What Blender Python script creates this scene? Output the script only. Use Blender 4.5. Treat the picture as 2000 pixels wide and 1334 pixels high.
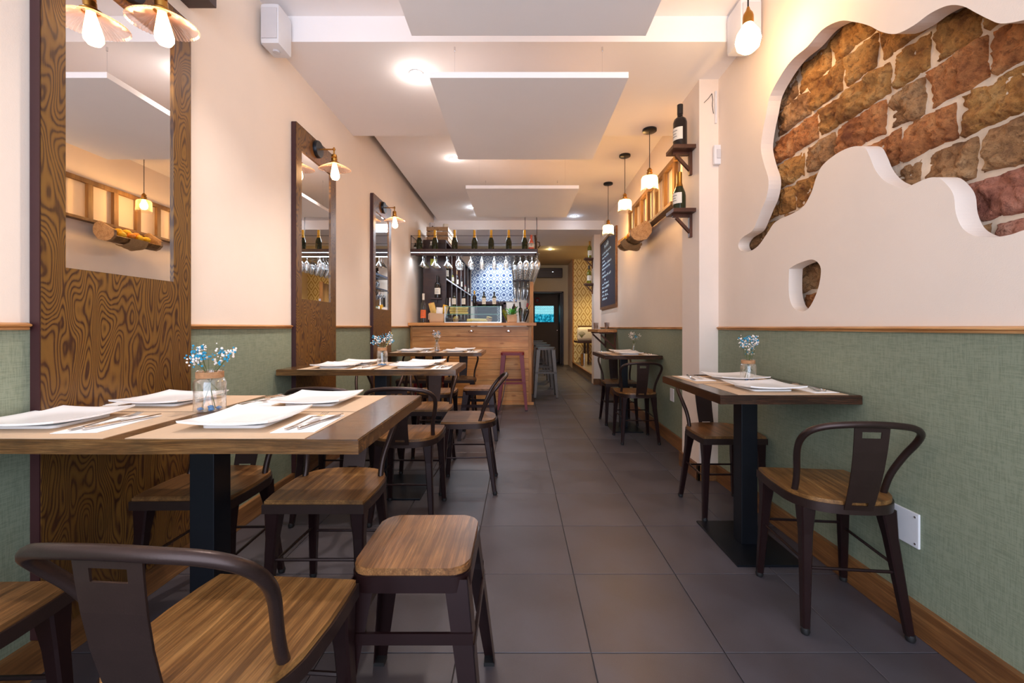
import bpy, bmesh, math, random
from mathutils import Vector, Matrix, noise

R = random.Random(7)
SC = bpy.context.scene
COL = SC.collection
for o in list(bpy.data.objects):
    bpy.data.objects.remove(o)

# ------------------------------------------------------------------ camera
EYE, F, VX, VY = 1.095, 818.0, 1012.0, 639.0
cam_d = bpy.data.cameras.new('camera')
cam = bpy.data.objects.new('camera', cam_d)
COL.objects.link(cam)
cam.location = (0, 0, EYE)
cam.rotation_euler = (math.pi / 2, 0, 0)
cam_d.sensor_width = 36
cam_d.lens = F / 2000 * 36
cam_d.shift_x = -(VX - 1000) / 2000
cam_d.shift_y = -(667 - VY) / 2000
cam_d.clip_start = 0.05
cam_d.clip_end = 60
SC.camera = cam

# ------------------------------------------------------------------ world, exposure
SC.view_settings.view_transform = 'Standard'
SC.view_settings.look = 'None'
SC.view_settings.gamma = 1
SC.view_settings.use_curve_mapping = False
SC.view_settings.exposure = 0.54
SC.cycles.use_denoising = True
SC.cycles.transparent_max_bounces = 48
SC.cycles.max_bounces = 9
SC.cycles.diffuse_bounces = 5
SC.cycles.glossy_bounces = 5
SC.cycles.sample_clamp_indirect = 6
W = bpy.data.worlds.new('world')
SC.world = W
W.use_nodes = True
W.node_tree.nodes['Background'].inputs[0].default_value = (0.7, 0.82, 1.0, 1)
W.node_tree.nodes['Background'].inputs[1].default_value = 1.0


def lamp(name, kind, loc, energy, color, rot=(0, 0, 0), size=0.1, spot=None, blend=0.4, size_y=None):
    d = bpy.data.lights.new(name, kind)
    d.energy = energy
    d.color = color
    if kind == 'AREA':
        d.size = size
        if size_y:
            d.shape = 'RECTANGLE'
            d.size_y = size_y
    else:
        d.shadow_soft_size = size
    if spot:
        d.spot_size = spot
        d.spot_blend = blend
    o = bpy.data.objects.new(name, d)
    o.location = loc
    o.rotation_euler = rot
    COL.objects.link(o)
    return o


# daylight through the open shopfront behind the camera
lamp('shopfront_daylight', 'AREA', (0, -1.35, 1.55), 66, (0.74, 0.82, 1.0), (math.pi / 2, 0, 0), 2.9, size_y=2.7)
WARM = (1.0, 0.52, 0.2)
SPOTC = (1.0, 0.89, 0.82)

# ------------------------------------------------------------------ material helpers


def srgb(r, g, b):
    def f(c):
        c = c / 255
        return c / 12.92 if c <= 0.04045 else ((c + 0.055) / 1.055) ** 2.4
    return (f(r), f(g), f(b), 1)


class NT:
    def __init__(s, name):
        s.m = bpy.data.materials.new(name)
        s.m.use_nodes = True
        s.t = s.m.node_tree
        s.b = s.t.nodes['Principled BSDF']
        s.out = s.t.nodes['Material Output']
        s.tc = s.t.nodes.new('ShaderNodeTexCoord')

    def n(s, kind, **kw):
        nd = s.t.nodes.new('ShaderNode' + kind)
        for k, v in kw.items():
            if k in nd.inputs:
                nd.inputs[k].default_value = v
            else:
                setattr(nd, k, v)
        return nd

    def l(s, a, b):
        s.t.links.new(a, b)

    def map(s, scale=(1, 1, 1), rot=(0, 0, 0), loc=(0, 0, 0), src='Object'):
        m = s.n('Mapping')
        m.inputs['Scale'].default_value = scale
        m.inputs['Rotation'].default_value = rot
        m.inputs['Location'].default_value = loc
        s.l(s.tc.outputs[src], m.inputs['Vector'])
        return m.outputs['Vector']

    def noise(s, vec, scale=5, detail=4, rough=0.5, dist=0.0):
        nd = s.n('TexNoise')
        nd.inputs['Scale'].default_value = scale
        nd.inputs['Detail'].default_value = detail
        nd.inputs['Roughness'].default_value = rough
        nd.inputs['Distortion'].default_value = dist
        if vec is not None:
            s.l(vec, nd.inputs['Vector'])
        return nd.outputs['Fac']

    def ramp(s, fac, stops):
        r = s.n('ValToRGB')
        el = r.color_ramp.elements
        while len(el) < len(stops):
            el.new(0.5)
        for e, (p, c) in zip(el, stops):
            e.position = p
            e.color = c if len(c) == 4 else (*c, 1)
        s.l(fac, r.inputs['Fac'])
        return r.outputs['Color']

    def mix(s, fac, a, b, mode='MIX'):
        m = s.n('Mix', data_type='RGBA', blend_type=mode)
        for key, v in ((0, fac), (6, a), (7, b)):
            if isinstance(v, (int, float)):
                m.inputs[key].default_value = v
            elif isinstance(v, tuple):
                m.inputs[key].default_value = v
            else:
                s.l(v, m.inputs[key])
        return m.outputs[2]

    def math(s, op, a, b=0.0):
        m = s.n('Math', operation=op)
        for i, v in enumerate((a, b)):
            if isinstance(v, (int, float)):
                m.inputs[i].default_value = v
            else:
                s.l(v, m.inputs[i])
        return m.outputs[0]

    def bump(s, h, strength=0.3, dist=0.01):
        b = s.n('Bump')
        b.inputs['Strength'].default_value = strength
        b.inputs['Distance'].default_value = dist
        s.l(h, b.inputs['Height'])
        s.l(b.outputs['Normal'], s.b.inputs['Normal'])

    def col(s, c):
        if isinstance(c, tuple):
            s.b.inputs['Base Color'].default_value = c
        else:
            s.l(c, s.b.inputs['Base Color'])


def plain(name, c, rough=0.5, metal=0.0, var=0.08, scale=8, bump=0.0, bscale=60, spec=0.5):
    k = NT(name)
    n1 = k.noise(k.map(), scale, 5, 0.6)
    lo = tuple(max(0, v * (1 - var)) for v in c[:3]) + (1,)
    hi = tuple(min(1, v * (1 + var)) for v in c[:3]) + (1,)
    k.col(k.ramp(n1, [(0.3, lo), (0.7, hi)]))
    k.b.inputs['Roughness'].default_value = rough
    k.b.inputs['Metallic'].default_value = metal
    k.b.inputs['Specular IOR Level'].default_value = spec
    if bump:
        k.bump(k.noise(k.map(), bscale, 3), bump, 0.004)
    return k.m


def wood(name, dark, mid, light, axis='X', rough=0.4, s=1.0, bump=0.15, coat=0.0, seed=0.0, knots=False):
    k = NT(name)
    st = {'X': (1.6, 26, 26), 'Y': (26, 1.6, 26), 'Z': (26, 26, 1.6)}[axis]
    v = k.map(tuple(a * s for a in st), loc=(seed, seed * 1.7, seed * 0.3))
    n1 = k.noise(v, 1.0, 6, 0.6, 0.6)
    fine = {'X': (5, 170, 170), 'Y': (170, 5, 170), 'Z': (170, 170, 5)}[axis]
    n2 = k.noise(k.map(tuple(a * s for a in fine)), 1.0, 4, 0.7)
    n3 = k.noise(k.map(loc=(seed, 3, 5)), 3.2 * s, 3, 0.6)
    c = k.ramp(n1, [(0.25, dark), (0.46, mid), (0.7, light)])
    c = k.mix(k.ramp(n2, [(0.42, (1, 1, 1, 1)), (0.62, (0, 0, 0, 1))]), c, k.mix(0.55, c, dark))
    c = k.mix(k.math('MULTIPLY', k.ramp(n3, [(0.5, (0, 0, 0, 1)), (0.72, (1, 1, 1, 1))]), 0.6), c, dark)
    if knots:
        vo = k.n('TexVoronoi')
        vo.inputs['Scale'].default_value = 2.6
        k.l(k.map({'X': (1, 1.8, 2.2), 'Y': (1.8, 1, 2.2), 'Z': (1.8, 1.8, 1)}[axis], loc=(seed, 1, 2)), vo.inputs['Vector'])
        c = k.mix(k.ramp(vo.outputs['Distance'], [(0.05, (1, 1, 1, 1)), (0.11, (0, 0, 0, 1))]), c, dark)
    k.col(c)
    k.b.inputs['Roughness'].default_value = rough
    k.b.inputs['Coat Weight'].default_value = coat
    k.b.inputs['Coat Roughness'].default_value = 0.12
    k.bump(n2, bump, 0.002)
    return k.m


def cathedral(name):
    # veneer with closed oval growth-ring figures
    k = NT(name)
    n = k.noise(k.map((11.5, 11.5, 3.4)), 1.0, 1.2, 0.35, 0.15)
    w = k.math('SINE', k.math('MULTIPLY', n, 165.0))
    fib = k.noise(k.map((170, 170, 7)), 1, 3, 0.6)
    w2 = k.math('ADD', w, k.math('MULTIPLY', fib, 1.6))
    big = k.noise(k.map((3, 3, 1.1)), 1, 2)
    c = k.ramp(k.math('MULTIPLY', w2, 0.5), [(0.0, srgb(116, 80, 32)), (0.6, srgb(100, 66, 26)), (0.85, srgb(64, 36, 18)), (1.0, srgb(56, 28, 16))])
    c = k.mix(k.ramp(big, [(0.4, (0, 0, 0, 1)), (0.75, (0.6, 0.6, 0.6, 1))]), c, srgb(74, 44, 22))
    k.col(c)
    k.b.inputs['Roughness'].default_value = 0.38
    k.bump(w2, 0.06, 0.002)
    return k.m


def thin_glass(name, tint=(1, 1, 1, 1), gloss=0.05, edge=0.55, rough=0.02):
    k = NT(name)
    tr = k.n('BsdfTransparent')
    tr.inputs['Color'].default_value = tint
    gl = k.n('BsdfGlossy')
    gl.inputs['Roughness'].default_value = rough
    gl.inputs['Color'].default_value = (1, 1, 1, 1)
    lw = k.n('LayerWeight')
    lw.inputs['Blend'].default_value = 0.35
    f = k.math('ADD', k.math('MULTIPLY', lw.outputs['Facing'], edge), gloss)
    ms = k.n('MixShader')
    k.l(f, ms.inputs[0])
    k.l(tr.outputs[0], ms.inputs[1])
    k.l(gl.outputs[0], ms.inputs[2])
    k.l(ms.outputs[0], k.out.inputs['Surface'])
    return k.m


def emit(name, color, strength):
    k = NT(name)
    e = k.n('Emission')
    e.inputs['Color'].default_value = (*color, 1)
    e.inputs['Strength'].default_value = strength
    k.l(e.outputs[0], k.out.inputs['Surface'])
    return k.m


M = {}
M['plaster'] = plain('wall_plaster', srgb(238, 221, 205), 0.75, var=0.02, scale=3, bump=0.12, bscale=220)
M['ceiling'] = plain('ceiling_paint', srgb(246, 240, 238), 0.8, var=0.015, scale=2)
M['white_wall'] = plain('white_paint', srgb(236, 219, 204), 0.7, var=0.02, scale=3)
M['cream'] = plain('cream_paint', srgb(226, 208, 170), 0.7, var=0.03, scale=3)
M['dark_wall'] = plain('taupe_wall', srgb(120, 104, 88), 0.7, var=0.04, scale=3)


def wallpaper_green():
    k = NT('green_linen_wallpaper')
    a = k.noise(k.map((420, 420, 22)), 1, 3, 0.7)
    b = k.noise(k.map((22, 22, 420)), 1, 3, 0.7)
    h = k.math('ADD', a, b)
    big = k.noise(k.map(), 2.5, 3)
    c = k.ramp(h, [(0.8, srgb(118, 126, 104)), (1.0, srgb(128, 136, 113)), (1.2, srgb(140, 147, 124))])
    c = k.mix(k.math('MULTIPLY', big, 0.25), c, srgb(118, 126, 104))
    k.col(c)
    k.b.inputs['Roughness'].default_value = 0.75
    k.bump(h, 0.12, 0.002)
    return k.m


M['green'] = wallpaper_green()


def tile_mat():
    k = NT('charcoal_porcelain')
    a = k.noise(k.map(), 220, 3, 0.6)
    b = k.noise(k.map(), 3.0, 4, 0.6)
    oi = k.n('ObjectInfo')
    c = k.ramp(b, [(0.3, srgb(56, 50, 53)), (0.7, srgb(76, 73, 80))])
    c = k.mix(k.math('MULTIPLY', a, 0.35), c, srgb(96, 86, 84))
    c = k.mix(k.math('MULTIPLY', oi.outputs['Random'], 0.18), c, srgb(58, 52, 54))
    k.col(c)
    k.l(k.math('ADD', k.math('MULTIPLY', b, 0.18), 0.30), k.b.inputs['Roughness'])
    k.bump(a, 0.08, 0.001)
    return k.m


M['tile'] = tile_mat()
M['grout'] = plain('grey_grout', srgb(70, 62, 58), 0.9)
DK, MD, LT = srgb(52, 30, 14), srgb(106, 68, 32), srgb(142, 97, 50)
M['seat'] = wood('seat_elm', srgb(64, 40, 20), srgb(134, 92, 48), srgb(172, 126, 72), 'Y', 0.34, 1.4, seed=1.3)
M['seat_b'] = wood('seat_walnut', srgb(56, 35, 18), srgb(122, 82, 44), srgb(156, 110, 64), 'Y', 0.34, 1.4, seed=5.1)
M['stool_seat'] = wood('stool_elm', srgb(62, 38, 22), srgb(130, 86, 48), srgb(168, 120, 74), 'Y', 0.3, 1.3, seed=8.1)
M['table'] = wood('varnished_table_pine', srgb(48, 30, 14), srgb(104, 68, 34), srgb(138, 98, 54), 'X', 0.22, 2.0, coat=0.3, seed=2.2, knots=True)
M['table_dark'] = wood('varnished_table_walnut', srgb(28, 16, 12), srgb(58, 34, 22), srgb(84, 52, 34), 'X', 0.2, 2.0, coat=0.3, seed=3.9)
M['pine'] = wood('bar_pine', srgb(170, 108, 50), srgb(218, 156, 88), srgb(232, 178, 112), 'X', 0.42, 0.7, seed=4.4, knots=True)
M['pine_y'] = wood('pine_trim', srgb(136, 82, 36), srgb(200, 144, 86), srgb(222, 172, 116), 'Y', 0.45, 0.6, seed=6.4)
M['pine_z'] = wood('pine_post', srgb(140, 84, 30), srgb(204, 142, 70), srgb(220, 166, 92), 'Z', 0.45, 0.6, seed=6.9)
M['base'] = wood('baseboard_oak', srgb(84, 52, 28), srgb(136, 90, 50), srgb(166, 116, 68), 'Y', 0.4, 0.7, seed=7.7, knots=True)
M['dark_wood'] = wood('dark_stained_wood', srgb(34, 16, 14), srgb(58, 30, 24), srgb(74, 42, 32), 'X', 0.35, 1.0, seed=3.3)
M['shelf_wood'] = wood('reddish_shelf_wood', srgb(56, 26, 14), srgb(96, 52, 30), srgb(120, 70, 42), 'Y', 0.4, 1.0, seed=9.3)
M['ladder_wood'] = wood('old_oak', srgb(84, 56, 26), srgb(134, 98, 54), srgb(160, 122, 72), 'Z', 0.6, 1.0, seed=9.9)
M['crate_wood'] = wood('crate_pine', srgb(120, 88, 56), srgb(176, 138, 96), srgb(200, 164, 122), 'Y', 0.6, 1.0, seed=1.9)
M['board'] = cathedral('oak_veneer')
M['board_edge'] = plain('maroon_edge_paint', srgb(58, 26, 28), 0.45)
M['mirror'] = plain('mirror_silver', (0.9, 0.9, 0.9, 1), 0.01, 1.0, var=0.0)
M['bronze'] = plain('bronze_brown_metal', srgb(56, 41, 37), 0.34, 0.55, var=0.1, scale=14, bump=0.05, bscale=300)
M['bronze_b'] = plain('dark_maroon_metal', srgb(38, 20, 20), 0.28, 0.4, var=0.12, scale=12)
M['black_metal'] = plain('black_steel', srgb(26, 28, 34), 0.35, 0.5, var=0.1)
M['red_metal'] = plain('burgundy_steel', srgb(112, 14, 24), 0.45, 0.0, var=0.08)
M['grey_metal'] = plain('raw_steel', srgb(74, 64, 56), 0.35, 0.4, var=0.15)
M['rubber'] = plain('black_rubber', srgb(22, 20, 20), 0.6)
M['chrome'] = plain('chrome', (0.8, 0.8, 0.82, 1), 0.12, 1.0, var=0.02)
M['steel'] = plain('cutlery_steel', (0.62, 0.6, 0.58, 1), 0.18, 1.0, var=0.03)
M['brass'] = plain('aged_brass', srgb(170, 122, 56), 0.28, 0.95, var=0.12)
M['porcelain'] = plain('white_porcelain', srgb(246, 245, 244), 0.2, 0, var=0.01)
M['napkin'] = plain('white_paper', srgb(238, 234, 230), 0.9, var=0.02, bump=0.1, bscale=200)
M['kraft'] = plain('kraft_paper', srgb(196, 168, 138), 0.85, var=0.05, scale=5, bump=0.12, bscale=80)
M['twine'] = plain('jute_twine', srgb(176, 130, 90), 0.9, var=0.2, scale=60, bump=0.6, bscale=200)
M['glass'] = thin_glass('clear_glass')
M['glass_stem'] = thin_glass('stemware_glass', (0.97, 0.99, 1, 1), 0.24, 0.76, 0.12)
M['glass_green'] = thin_glass('green_edged_glass', (0.93, 0.98, 0.96, 1), 0.015, 0.3)
M['glass_warm'] = None
M['stem'] = plain('dry_stem', srgb(88, 96, 56), 0.8)
M['blossom'] = plain('white_blossom', srgb(238, 226, 216), 0.8)
M['blossom_blue'] = plain('teal_blossom', srgb(40, 140, 176), 0.8, var=0.2, scale=80)
M['pebble'] = plain('blue_pebble', srgb(40, 130, 190), 0.2)
M['white_plastic'] = plain('white_plastic', srgb(222, 220, 222), 0.4, var=0.02)
M['grey_plastic'] = plain('grey_grille', srgb(204, 200, 202), 0.5, var=0.02)
M['black_plastic'] = plain('black_plastic', srgb(30, 26, 26), 0.4)
M['cable'] = plain('black_cable', srgb(24, 22, 20), 0.5)
M['bottle_green'] = plain('green_black_bottle', srgb(34, 40, 16), 0.08, 0, var=0.2)
M['bottle_black'] = plain('black_bottle', srgb(24, 18, 18), 0.08, 0, var=0.1)
M['bottle_olive'] = plain('olive_bottle', srgb(112, 110, 24), 0.08, 0, var=0.1)
M['bottle_pink'] = plain('rose_bottle', srgb(206, 96, 74), 0.1, 0, var=0.1)
M['gold'] = plain('gold_foil', srgb(214, 164, 52), 0.35, 0.5, var=0.12, scale=40)
M['label'] = plain('cream_label', srgb(232, 224, 208), 0.7, var=0.02)
M['label_ink'] = plain('label_ink', srgb(60, 46, 44), 0.7)
M['label_red'] = plain('red_foil', srgb(150, 30, 30), 0.4)
M['label_orange'] = plain('orange_label', srgb(232, 112, 60), 0.6)
M['lemon'] = plain('lemon_skin', srgb(232, 190, 36), 0.45, var=0.1, bump=0.3, bscale=120)
M['orange'] = plain('orange_skin', srgb(226, 140, 40), 0.45, var=0.1, bump=0.3, bscale=120)
M['burlap'] = plain('burlap', srgb(176, 140, 96), 0.95, var=0.15, scale=50, bump=0.5, bscale=180)
M['leaf'] = plain('green_leaf', srgb(74, 150, 60), 0.5, var=0.3, scale=12)
M['bread'] = plain('golden_bread', srgb(214, 176, 96), 0.7, var=0.15, scale=20, bump=0.3)
M['cushion'] = plain('ivory_cushion', srgb(226, 214, 190), 0.9, var=0.03, bump=0.2, bscale=100)
M['plant_print'] = plain('olive_plant_print', srgb(110, 110, 70), 0.9)
M['slate'] = plain('chalkboard_slate', srgb(44, 48, 66), 0.5, var=0.15, scale=4)
M['chalk'] = plain('white_chalk', srgb(200, 222, 235), 0.9)
M['mortar'] = plain('lime_mortar', srgb(228, 206, 180), 0.95, var=0.14, scale=14, bump=0.8, bscale=30)
M['plaque'] = plain('lime_plaque', srgb(190, 186, 50), 0.5)
M['step'] = plain('grey_step_tile', srgb(120, 108, 96), 0.5, var=0.1)
M['smoked'] = thin_glass('smoked_tumbler_glass', (0.75, 0.72, 0.72, 1), 0.1, 0.6)
M['bulb'] = emit('filament_bulb_glow', (1.0, 0.56, 0.26), 18)
M['bulb_big'] = emit('globe_bulb_glow', (1.0, 0.62, 0.27), 40)
M['bulb_pend'] = emit('pendant_bulb_glow', (1.0, 0.58, 0.22), 125)
M['spot_glow'] = emit('downlight_glow', (1.0, 0.93, 0.85), 30)
M['led'] = emit('led_strip_glow', (0.72, 0.84, 1.0), 2.5)


def stone_mat(i, a, b, c):
    k = NT('rough_stone')
    g = k.map()
    n1 = k.noise(g, 7, 8, 0.65)
    n2 = k.noise(g, 45, 6, 0.7)
    vo = k.n('TexVoronoi')
    vo.inputs['Scale'].default_value = 28
    k.l(g, vo.inputs['Vector'])
    cc = k.ramp(n1, [(0.3, a), (0.5, b), (0.72, c)])
    cc = k.mix(k.ramp(n2, [(0.35, (0.7, 0.7, 0.7, 1)), (0.5, (0, 0, 0, 1))]), cc, a)
    k.col(cc)
    k.b.inputs['Roughness'].default_value = 0.9
    k.bump(k.math('ADD', k.math('MULTIPLY', n1, 1.5), k.math('ADD', n2, k.math('MULTIPLY', vo.outputs['Distance'], 0.5))), 1.0, 0.035)
    return k.m


M['stones'] = [stone_mat(0, srgb(134, 80, 38), srgb(220, 156, 82), srgb(240, 194, 126)),
               stone_mat(1, srgb(140, 76, 40), srgb(226, 146, 84), srgb(240, 184, 124)),
               stone_mat(2, srgb(124, 82, 50), srgb(204, 150, 98), srgb(230, 188, 138)),
               stone_mat(3, srgb(140, 78, 60), srgb(212, 138, 110), srgb(232, 178, 152))]


def lattice_paper():
    k = NT('golden_lattice_wallpaper')
    sx = k.n('SeparateXYZ')
    k.l(k.map(), sx.inputs[0])
    x = k.math('MULTIPLY', sx.outputs['X'], 4.6)
    z = k.math('MULTIPLY', sx.outputs['Z'], 2.95)

    def tri(v):
        return k.math('ABSOLUTE', k.math('SUBTRACT', k.math('FRACT', v), 0.5))
    d = k.math('ADD', tri(x), tri(z))
    line = k.math('ABSOLUTE', k.math('SINE', k.math('MULTIPLY', d, 9.42)))
    c = k.ramp(line, [(0.35, srgb(176, 132, 44)), (0.55, srgb(240, 220, 162))])
    k.col(c)
    k.b.inputs['Roughness'].default_value = 0.6
    return k.m


M['lattice'] = lattice_paper()


def azulejo():
    k = NT('blue_damask_tile')
    sx = k.n('SeparateXYZ')
    k.l(k.map(), sx.inputs[0])
    x = k.math('MULTIPLY', sx.outputs['X'], 6.667)
    z = k.math('MULTIPLY', sx.outputs['Z'], 6.667)

    def tri(v):
        return k.math('ABSOLUTE', k.math('SUBTRACT', k.math('FRACT', v), 0.5))
    d = k.math('ADD', tri(x), tri(z))
    p = k.math('SINE', k.math('MULTIPLY', d, 12.6))
    q = k.math('SINE', k.math('MULTIPLY', k.math('MULTIPLY', tri(x), tri(z)), 90.0))
    s = k.math('ADD', p, k.math('MULTIPLY', q, 0.8))
    k.col(k.ramp(s, [(0.0, srgb(206, 216, 228)), (0.35, srgb(112, 140, 182)), (0.9, srgb(60, 88, 140))]))
    k.b.inputs['Roughness'].default_value = 0.18
    return k.m


M['azulejo'] = azulejo()


def tv_mat():
    k = NT('television_picture')
    sx = k.n('SeparateXYZ')
    k.l(k.map(), sx.inputs[0])
    br = k.n('TexBrick')
    br.inputs['Scale'].default_value = 9.0
    br.inputs['Color1'].default_value = (0.02, 0.25, 0.35, 1)
    br.inputs['Color2'].default_value = (0.0, 0.12, 0.2, 1)
    br.inputs['Mortar'].default_value = (0.45, 0.95, 1.0, 1)
    br.inputs['Mortar Size'].default_value = 0.05
    cb = k.n('CombineXYZ')
    k.l(sx.outputs['X'], cb.inputs[0])
    k.l(sx.outputs['Z'], cb.inputs[1])
    k.l(cb.outputs[0], br.inputs['Vector'])
    n = k.noise(k.map(), 14, 4)
    low = k.ramp(n, [(0.35, (0.0, 0.05, 0.1, 1)), (0.6, (0.02, 0.35, 0.5, 1)), (0.75, (0.3, 0.8, 0.95, 1))])
    z = k.math('GREATER_THAN', sx.outputs['Z'], 0.0)
    c = k.mix(z, low, br.outputs['Color'])
    e = k.n('Emission')
    e.inputs['Strength'].default_value = 0.9
    k.l(c, e.inputs['Color'])
    k.l(e.outputs[0], k.out.inputs['Surface'])
    return k.m


M['tv'] = tv_mat()


def shade_mat():
    k = NT('ribbed_rose_glass')
    tr = k.n('BsdfTransparent')
    tr.inputs['Color'].default_value = (1, 0.86, 0.78, 1)
    tl = k.n('BsdfTranslucent')
    tl.inputs['Color'].default_value = (1.0, 0.72, 0.58, 1)
    df = k.n('BsdfGlossy')
    df.inputs['Roughness'].default_value = 0.15
    a = k.n('MixShader')
    a.inputs[0].default_value = 0.38
    b = k.n('MixShader')
    b.inputs[0].default_value = 0.2
    k.l(tr.outputs[0], a.inputs[1])
    k.l(tl.outputs[0], a.inputs[2])
    k.l(a.outputs[0], b.inputs[1])
    k.l(df.outputs[0], b.inputs[2])
    k.l(b.outputs[0], k.out.inputs['Surface'])
    return k.m


M['shade'] = shade_mat()


def milky():
    k = NT('frosted_pendant_glass')
    tr = k.n('BsdfTransparent')
    tr.inputs['Color'].default_value = (1, 0.95, 0.86, 1)
    tl = k.n('BsdfTranslucent')
    tl.inputs['Color'].default_value = (0.95, 0.85, 0.66, 1)
    lw = k.n('LayerWeight')
    lw.inputs['Blend'].default_value = 0.4
    a = k.n('MixShader')
    k.l(k.math('ADD', k.math('MULTIPLY', lw.outputs['Facing'], 0.5), 0.12), a.inputs[0])
    k.l(tr.outputs[0], a.inputs[1])
    k.l(tl.outputs[0], a.inputs[2])
    k.l(a.outputs[0], k.out.inputs['Surface'])
    return k.m


M['glass_warm'] = milky()

# ------------------------------------------------------------------ geometry helpers


class G:
    """collects shapes into one mesh"""

    def __init__(s):
        s.bm = bmesh.new()

    def box(s, x0, x1, y0, y1, z0, z1, bev=0.0, mtx=None):
        r = bmesh.ops.create_cube(s.bm, size=1)
        vs = r['verts']
        for v in vs:
            v.co = Vector(((x0 + x1) / 2 + v.co.x * (x1 - x0), (y0 + y1) / 2 + v.co.y * (y1 - y0), (z0 + z1) / 2 + v.co.z * (z1 - z0)))
        if bev:
            es = list({e for v in vs for e in v.link_edges})
            r2 = bmesh.ops.bevel(s.bm, geom=es, offset=bev, segments=2, affect='EDGES', profile=0.7)
            vs = list({v for f in r2['faces'] for v in f.verts} | {v for v in vs if v.is_valid})
        if mtx:
            for v in vs:
                if v.is_valid:
                    v.co = mtx @ v.co
        return s

    def hexa(s, bot, top):
        vb = [s.bm.verts.new(p) for p in bot]
        vt = [s.bm.verts.new(p) for p in top]
        n = len(vb)
        s.bm.faces.new(vb[::-1])
        s.bm.faces.new(vt)
        for i in range(n):
            s.bm.faces.new((vb[i], vb[(i + 1) % n], vt[(i + 1) % n], vt[i]))
        return s

    def lathe(s, prof, c=(0, 0, 0), n=20, rib=0.0, mtx=None, cap=True, ribz=0.0):
        rings = []
        for (r, z) in prof:
            ring = []
            for i in range(n):
                a = 2 * math.pi * i / n
                rr = r * (1 + (rib if i % 2 else 0))
                p = Vector((rr * math.cos(a), rr * math.sin(a), z + (ribz if i % 2 else 0)))
                if mtx:
                    p = mtx @ p
                ring.append(s.bm.verts.new(p + Vector(c)))
            rings.append(ring)
        for a, b in zip(rings, rings[1:]):
            for i in range(n):
                s.bm.faces.new((a[i], a[(i + 1) % n], b[(i + 1) % n], b[i]))
        if cap:
            if prof[0][0] > 1e-4:
                s.bm.faces.new(rings[0][::-1])
            if prof[-1][0] > 1e-4:
                s.bm.faces.new(rings[-1])
        return s

    def tube(s, pts, r, n=8, closed=False):
        pts = [Vector(p) for p in pts]
        rings = []
        up = None
        N = len(pts)
        for i, p in enumerate(pts):
            if closed:
                t = (pts[(i + 1) % N] - pts[i - 1]).normalized()
            else:
                t = (pts[min(i + 1, N - 1)] - pts[max(i - 1, 0)]).normalized()
            if up is None:
                up = Vector((0, 0, 1)) if abs(t.z) < 0.9 else Vector((1, 0, 0))
            a = t.cross(up)
            if a.length < 1e-5:
                a = t.cross(Vector((0, 1, 0.1)))
            a.normalize()
            b = a.cross(t).normalized()
            up = b
            rad = r[i] if isinstance(r, (list, tuple)) else r
            rings.append([s.bm.verts.new(p + rad * (math.cos(2 * math.pi * k / n) * a + math.sin(2 * math.pi * k / n) * b)) for k in range(n)])
        seq = list(zip(rings, rings[1:] + ([rings[0]] if closed else [])))
        for a, b in seq:
            if a is b:
                continue
            for k in range(n):
                s.bm.faces.new((a[k], a[(k + 1) % n], b[(k + 1) % n], b[k]))
        if not closed:
            s.bm.faces.new(rings[0][::-1])
            s.bm.faces.new(rings[-1])
        return s

    def prism(s, pts, z0, z1, bev=0.0):
        vb = [s.bm.verts.new((p[0], p[1], z0)) for p in pts]
        vt = [s.bm.verts.new((p[0], p[1], z1)) for p in pts]
        n = len(pts)
        s.bm.faces.new(vb[::-1])
        f = s.bm.faces.new(vt)
        for i in range(n):
            s.bm.faces.new((vb[i], vb[(i + 1) % n], vt[(i + 1) % n], vt[i]))
        if bev:
            bmesh.ops.bevel(s.bm, geom=list(f.edges), offset=bev, segments=2, affect='EDGES')
        return s

    def ball(s, c, r, sub=1, sc=(1, 1, 1)):
        q = bmesh.ops.create_icosphere(s.bm, subdivisions=sub, radius=r)
        for v in q['verts']:
            v.co = Vector((v.co.x * sc[0] + c[0], v.co.y * sc[1] + c[1], v.co.z * sc[2] + c[2]))
        return s

    def out(s, name, mat, parent=None, smooth=False, loc=None):
        bmesh.ops.recalc_face_normals(s.bm, faces=s.bm.faces)
        me = bpy.data.meshes.new(name)
        s.bm.to_mesh(me)
        s.bm.free()
        me.materials.append(M[mat] if isinstance(mat, str) else mat)
        if smooth:
            me.shade_smooth() if smooth == 'all' else None
            if smooth != 'all':
                for p in me.polygons:
                    p.use_smooth = True
                try:
                    me.set_sharp_from_angle(angle=math.radians(38))
                except Exception:
                    pass
        o = bpy.data.objects.new(name, me)
        COL.objects.link(o)
        if parent:
            o.parent = parent
        if loc:
            o.location = loc
        return o


def empty(name, loc=(0, 0, 0), rz=0.0):
    o = bpy.data.objects.new(name, None)
    o.empty_display_size = 0.05
    COL.objects.link(o)
    o.location = loc
    o.rotation_euler = (0, 0, rz)
    return o


def tag(o, label, cat, group=None, kind=None):
    o['label'] = label
    o['category'] = cat
    if group:
        o['group'] = group
    if kind:
        o['kind'] = kind
    return o


def thing(name, label, cat, loc=(0, 0, 0), rz=0.0, group=None):
    return tag(empty(name, loc, rz), label, cat, group)


def struct(o):
    o['kind'] = 'structure'
    return o


def copy_tree(o, parent=None):
    c = o.copy()
    COL.objects.link(c)
    if parent:
        c.parent = parent
    for ch in list(KIDS.get(o.name, [])) or list(o.children):
        copy_tree(ch, c)
    return c


KIDS = {}


def dup(o, label, loc, rz=0.0, group=None):
    c = copy_tree(o)
    c.location = loc
    c.rotation_euler = (0, 0, rz)
    c['label'] = label
    if group:
        c['group'] = group
    return c


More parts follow.
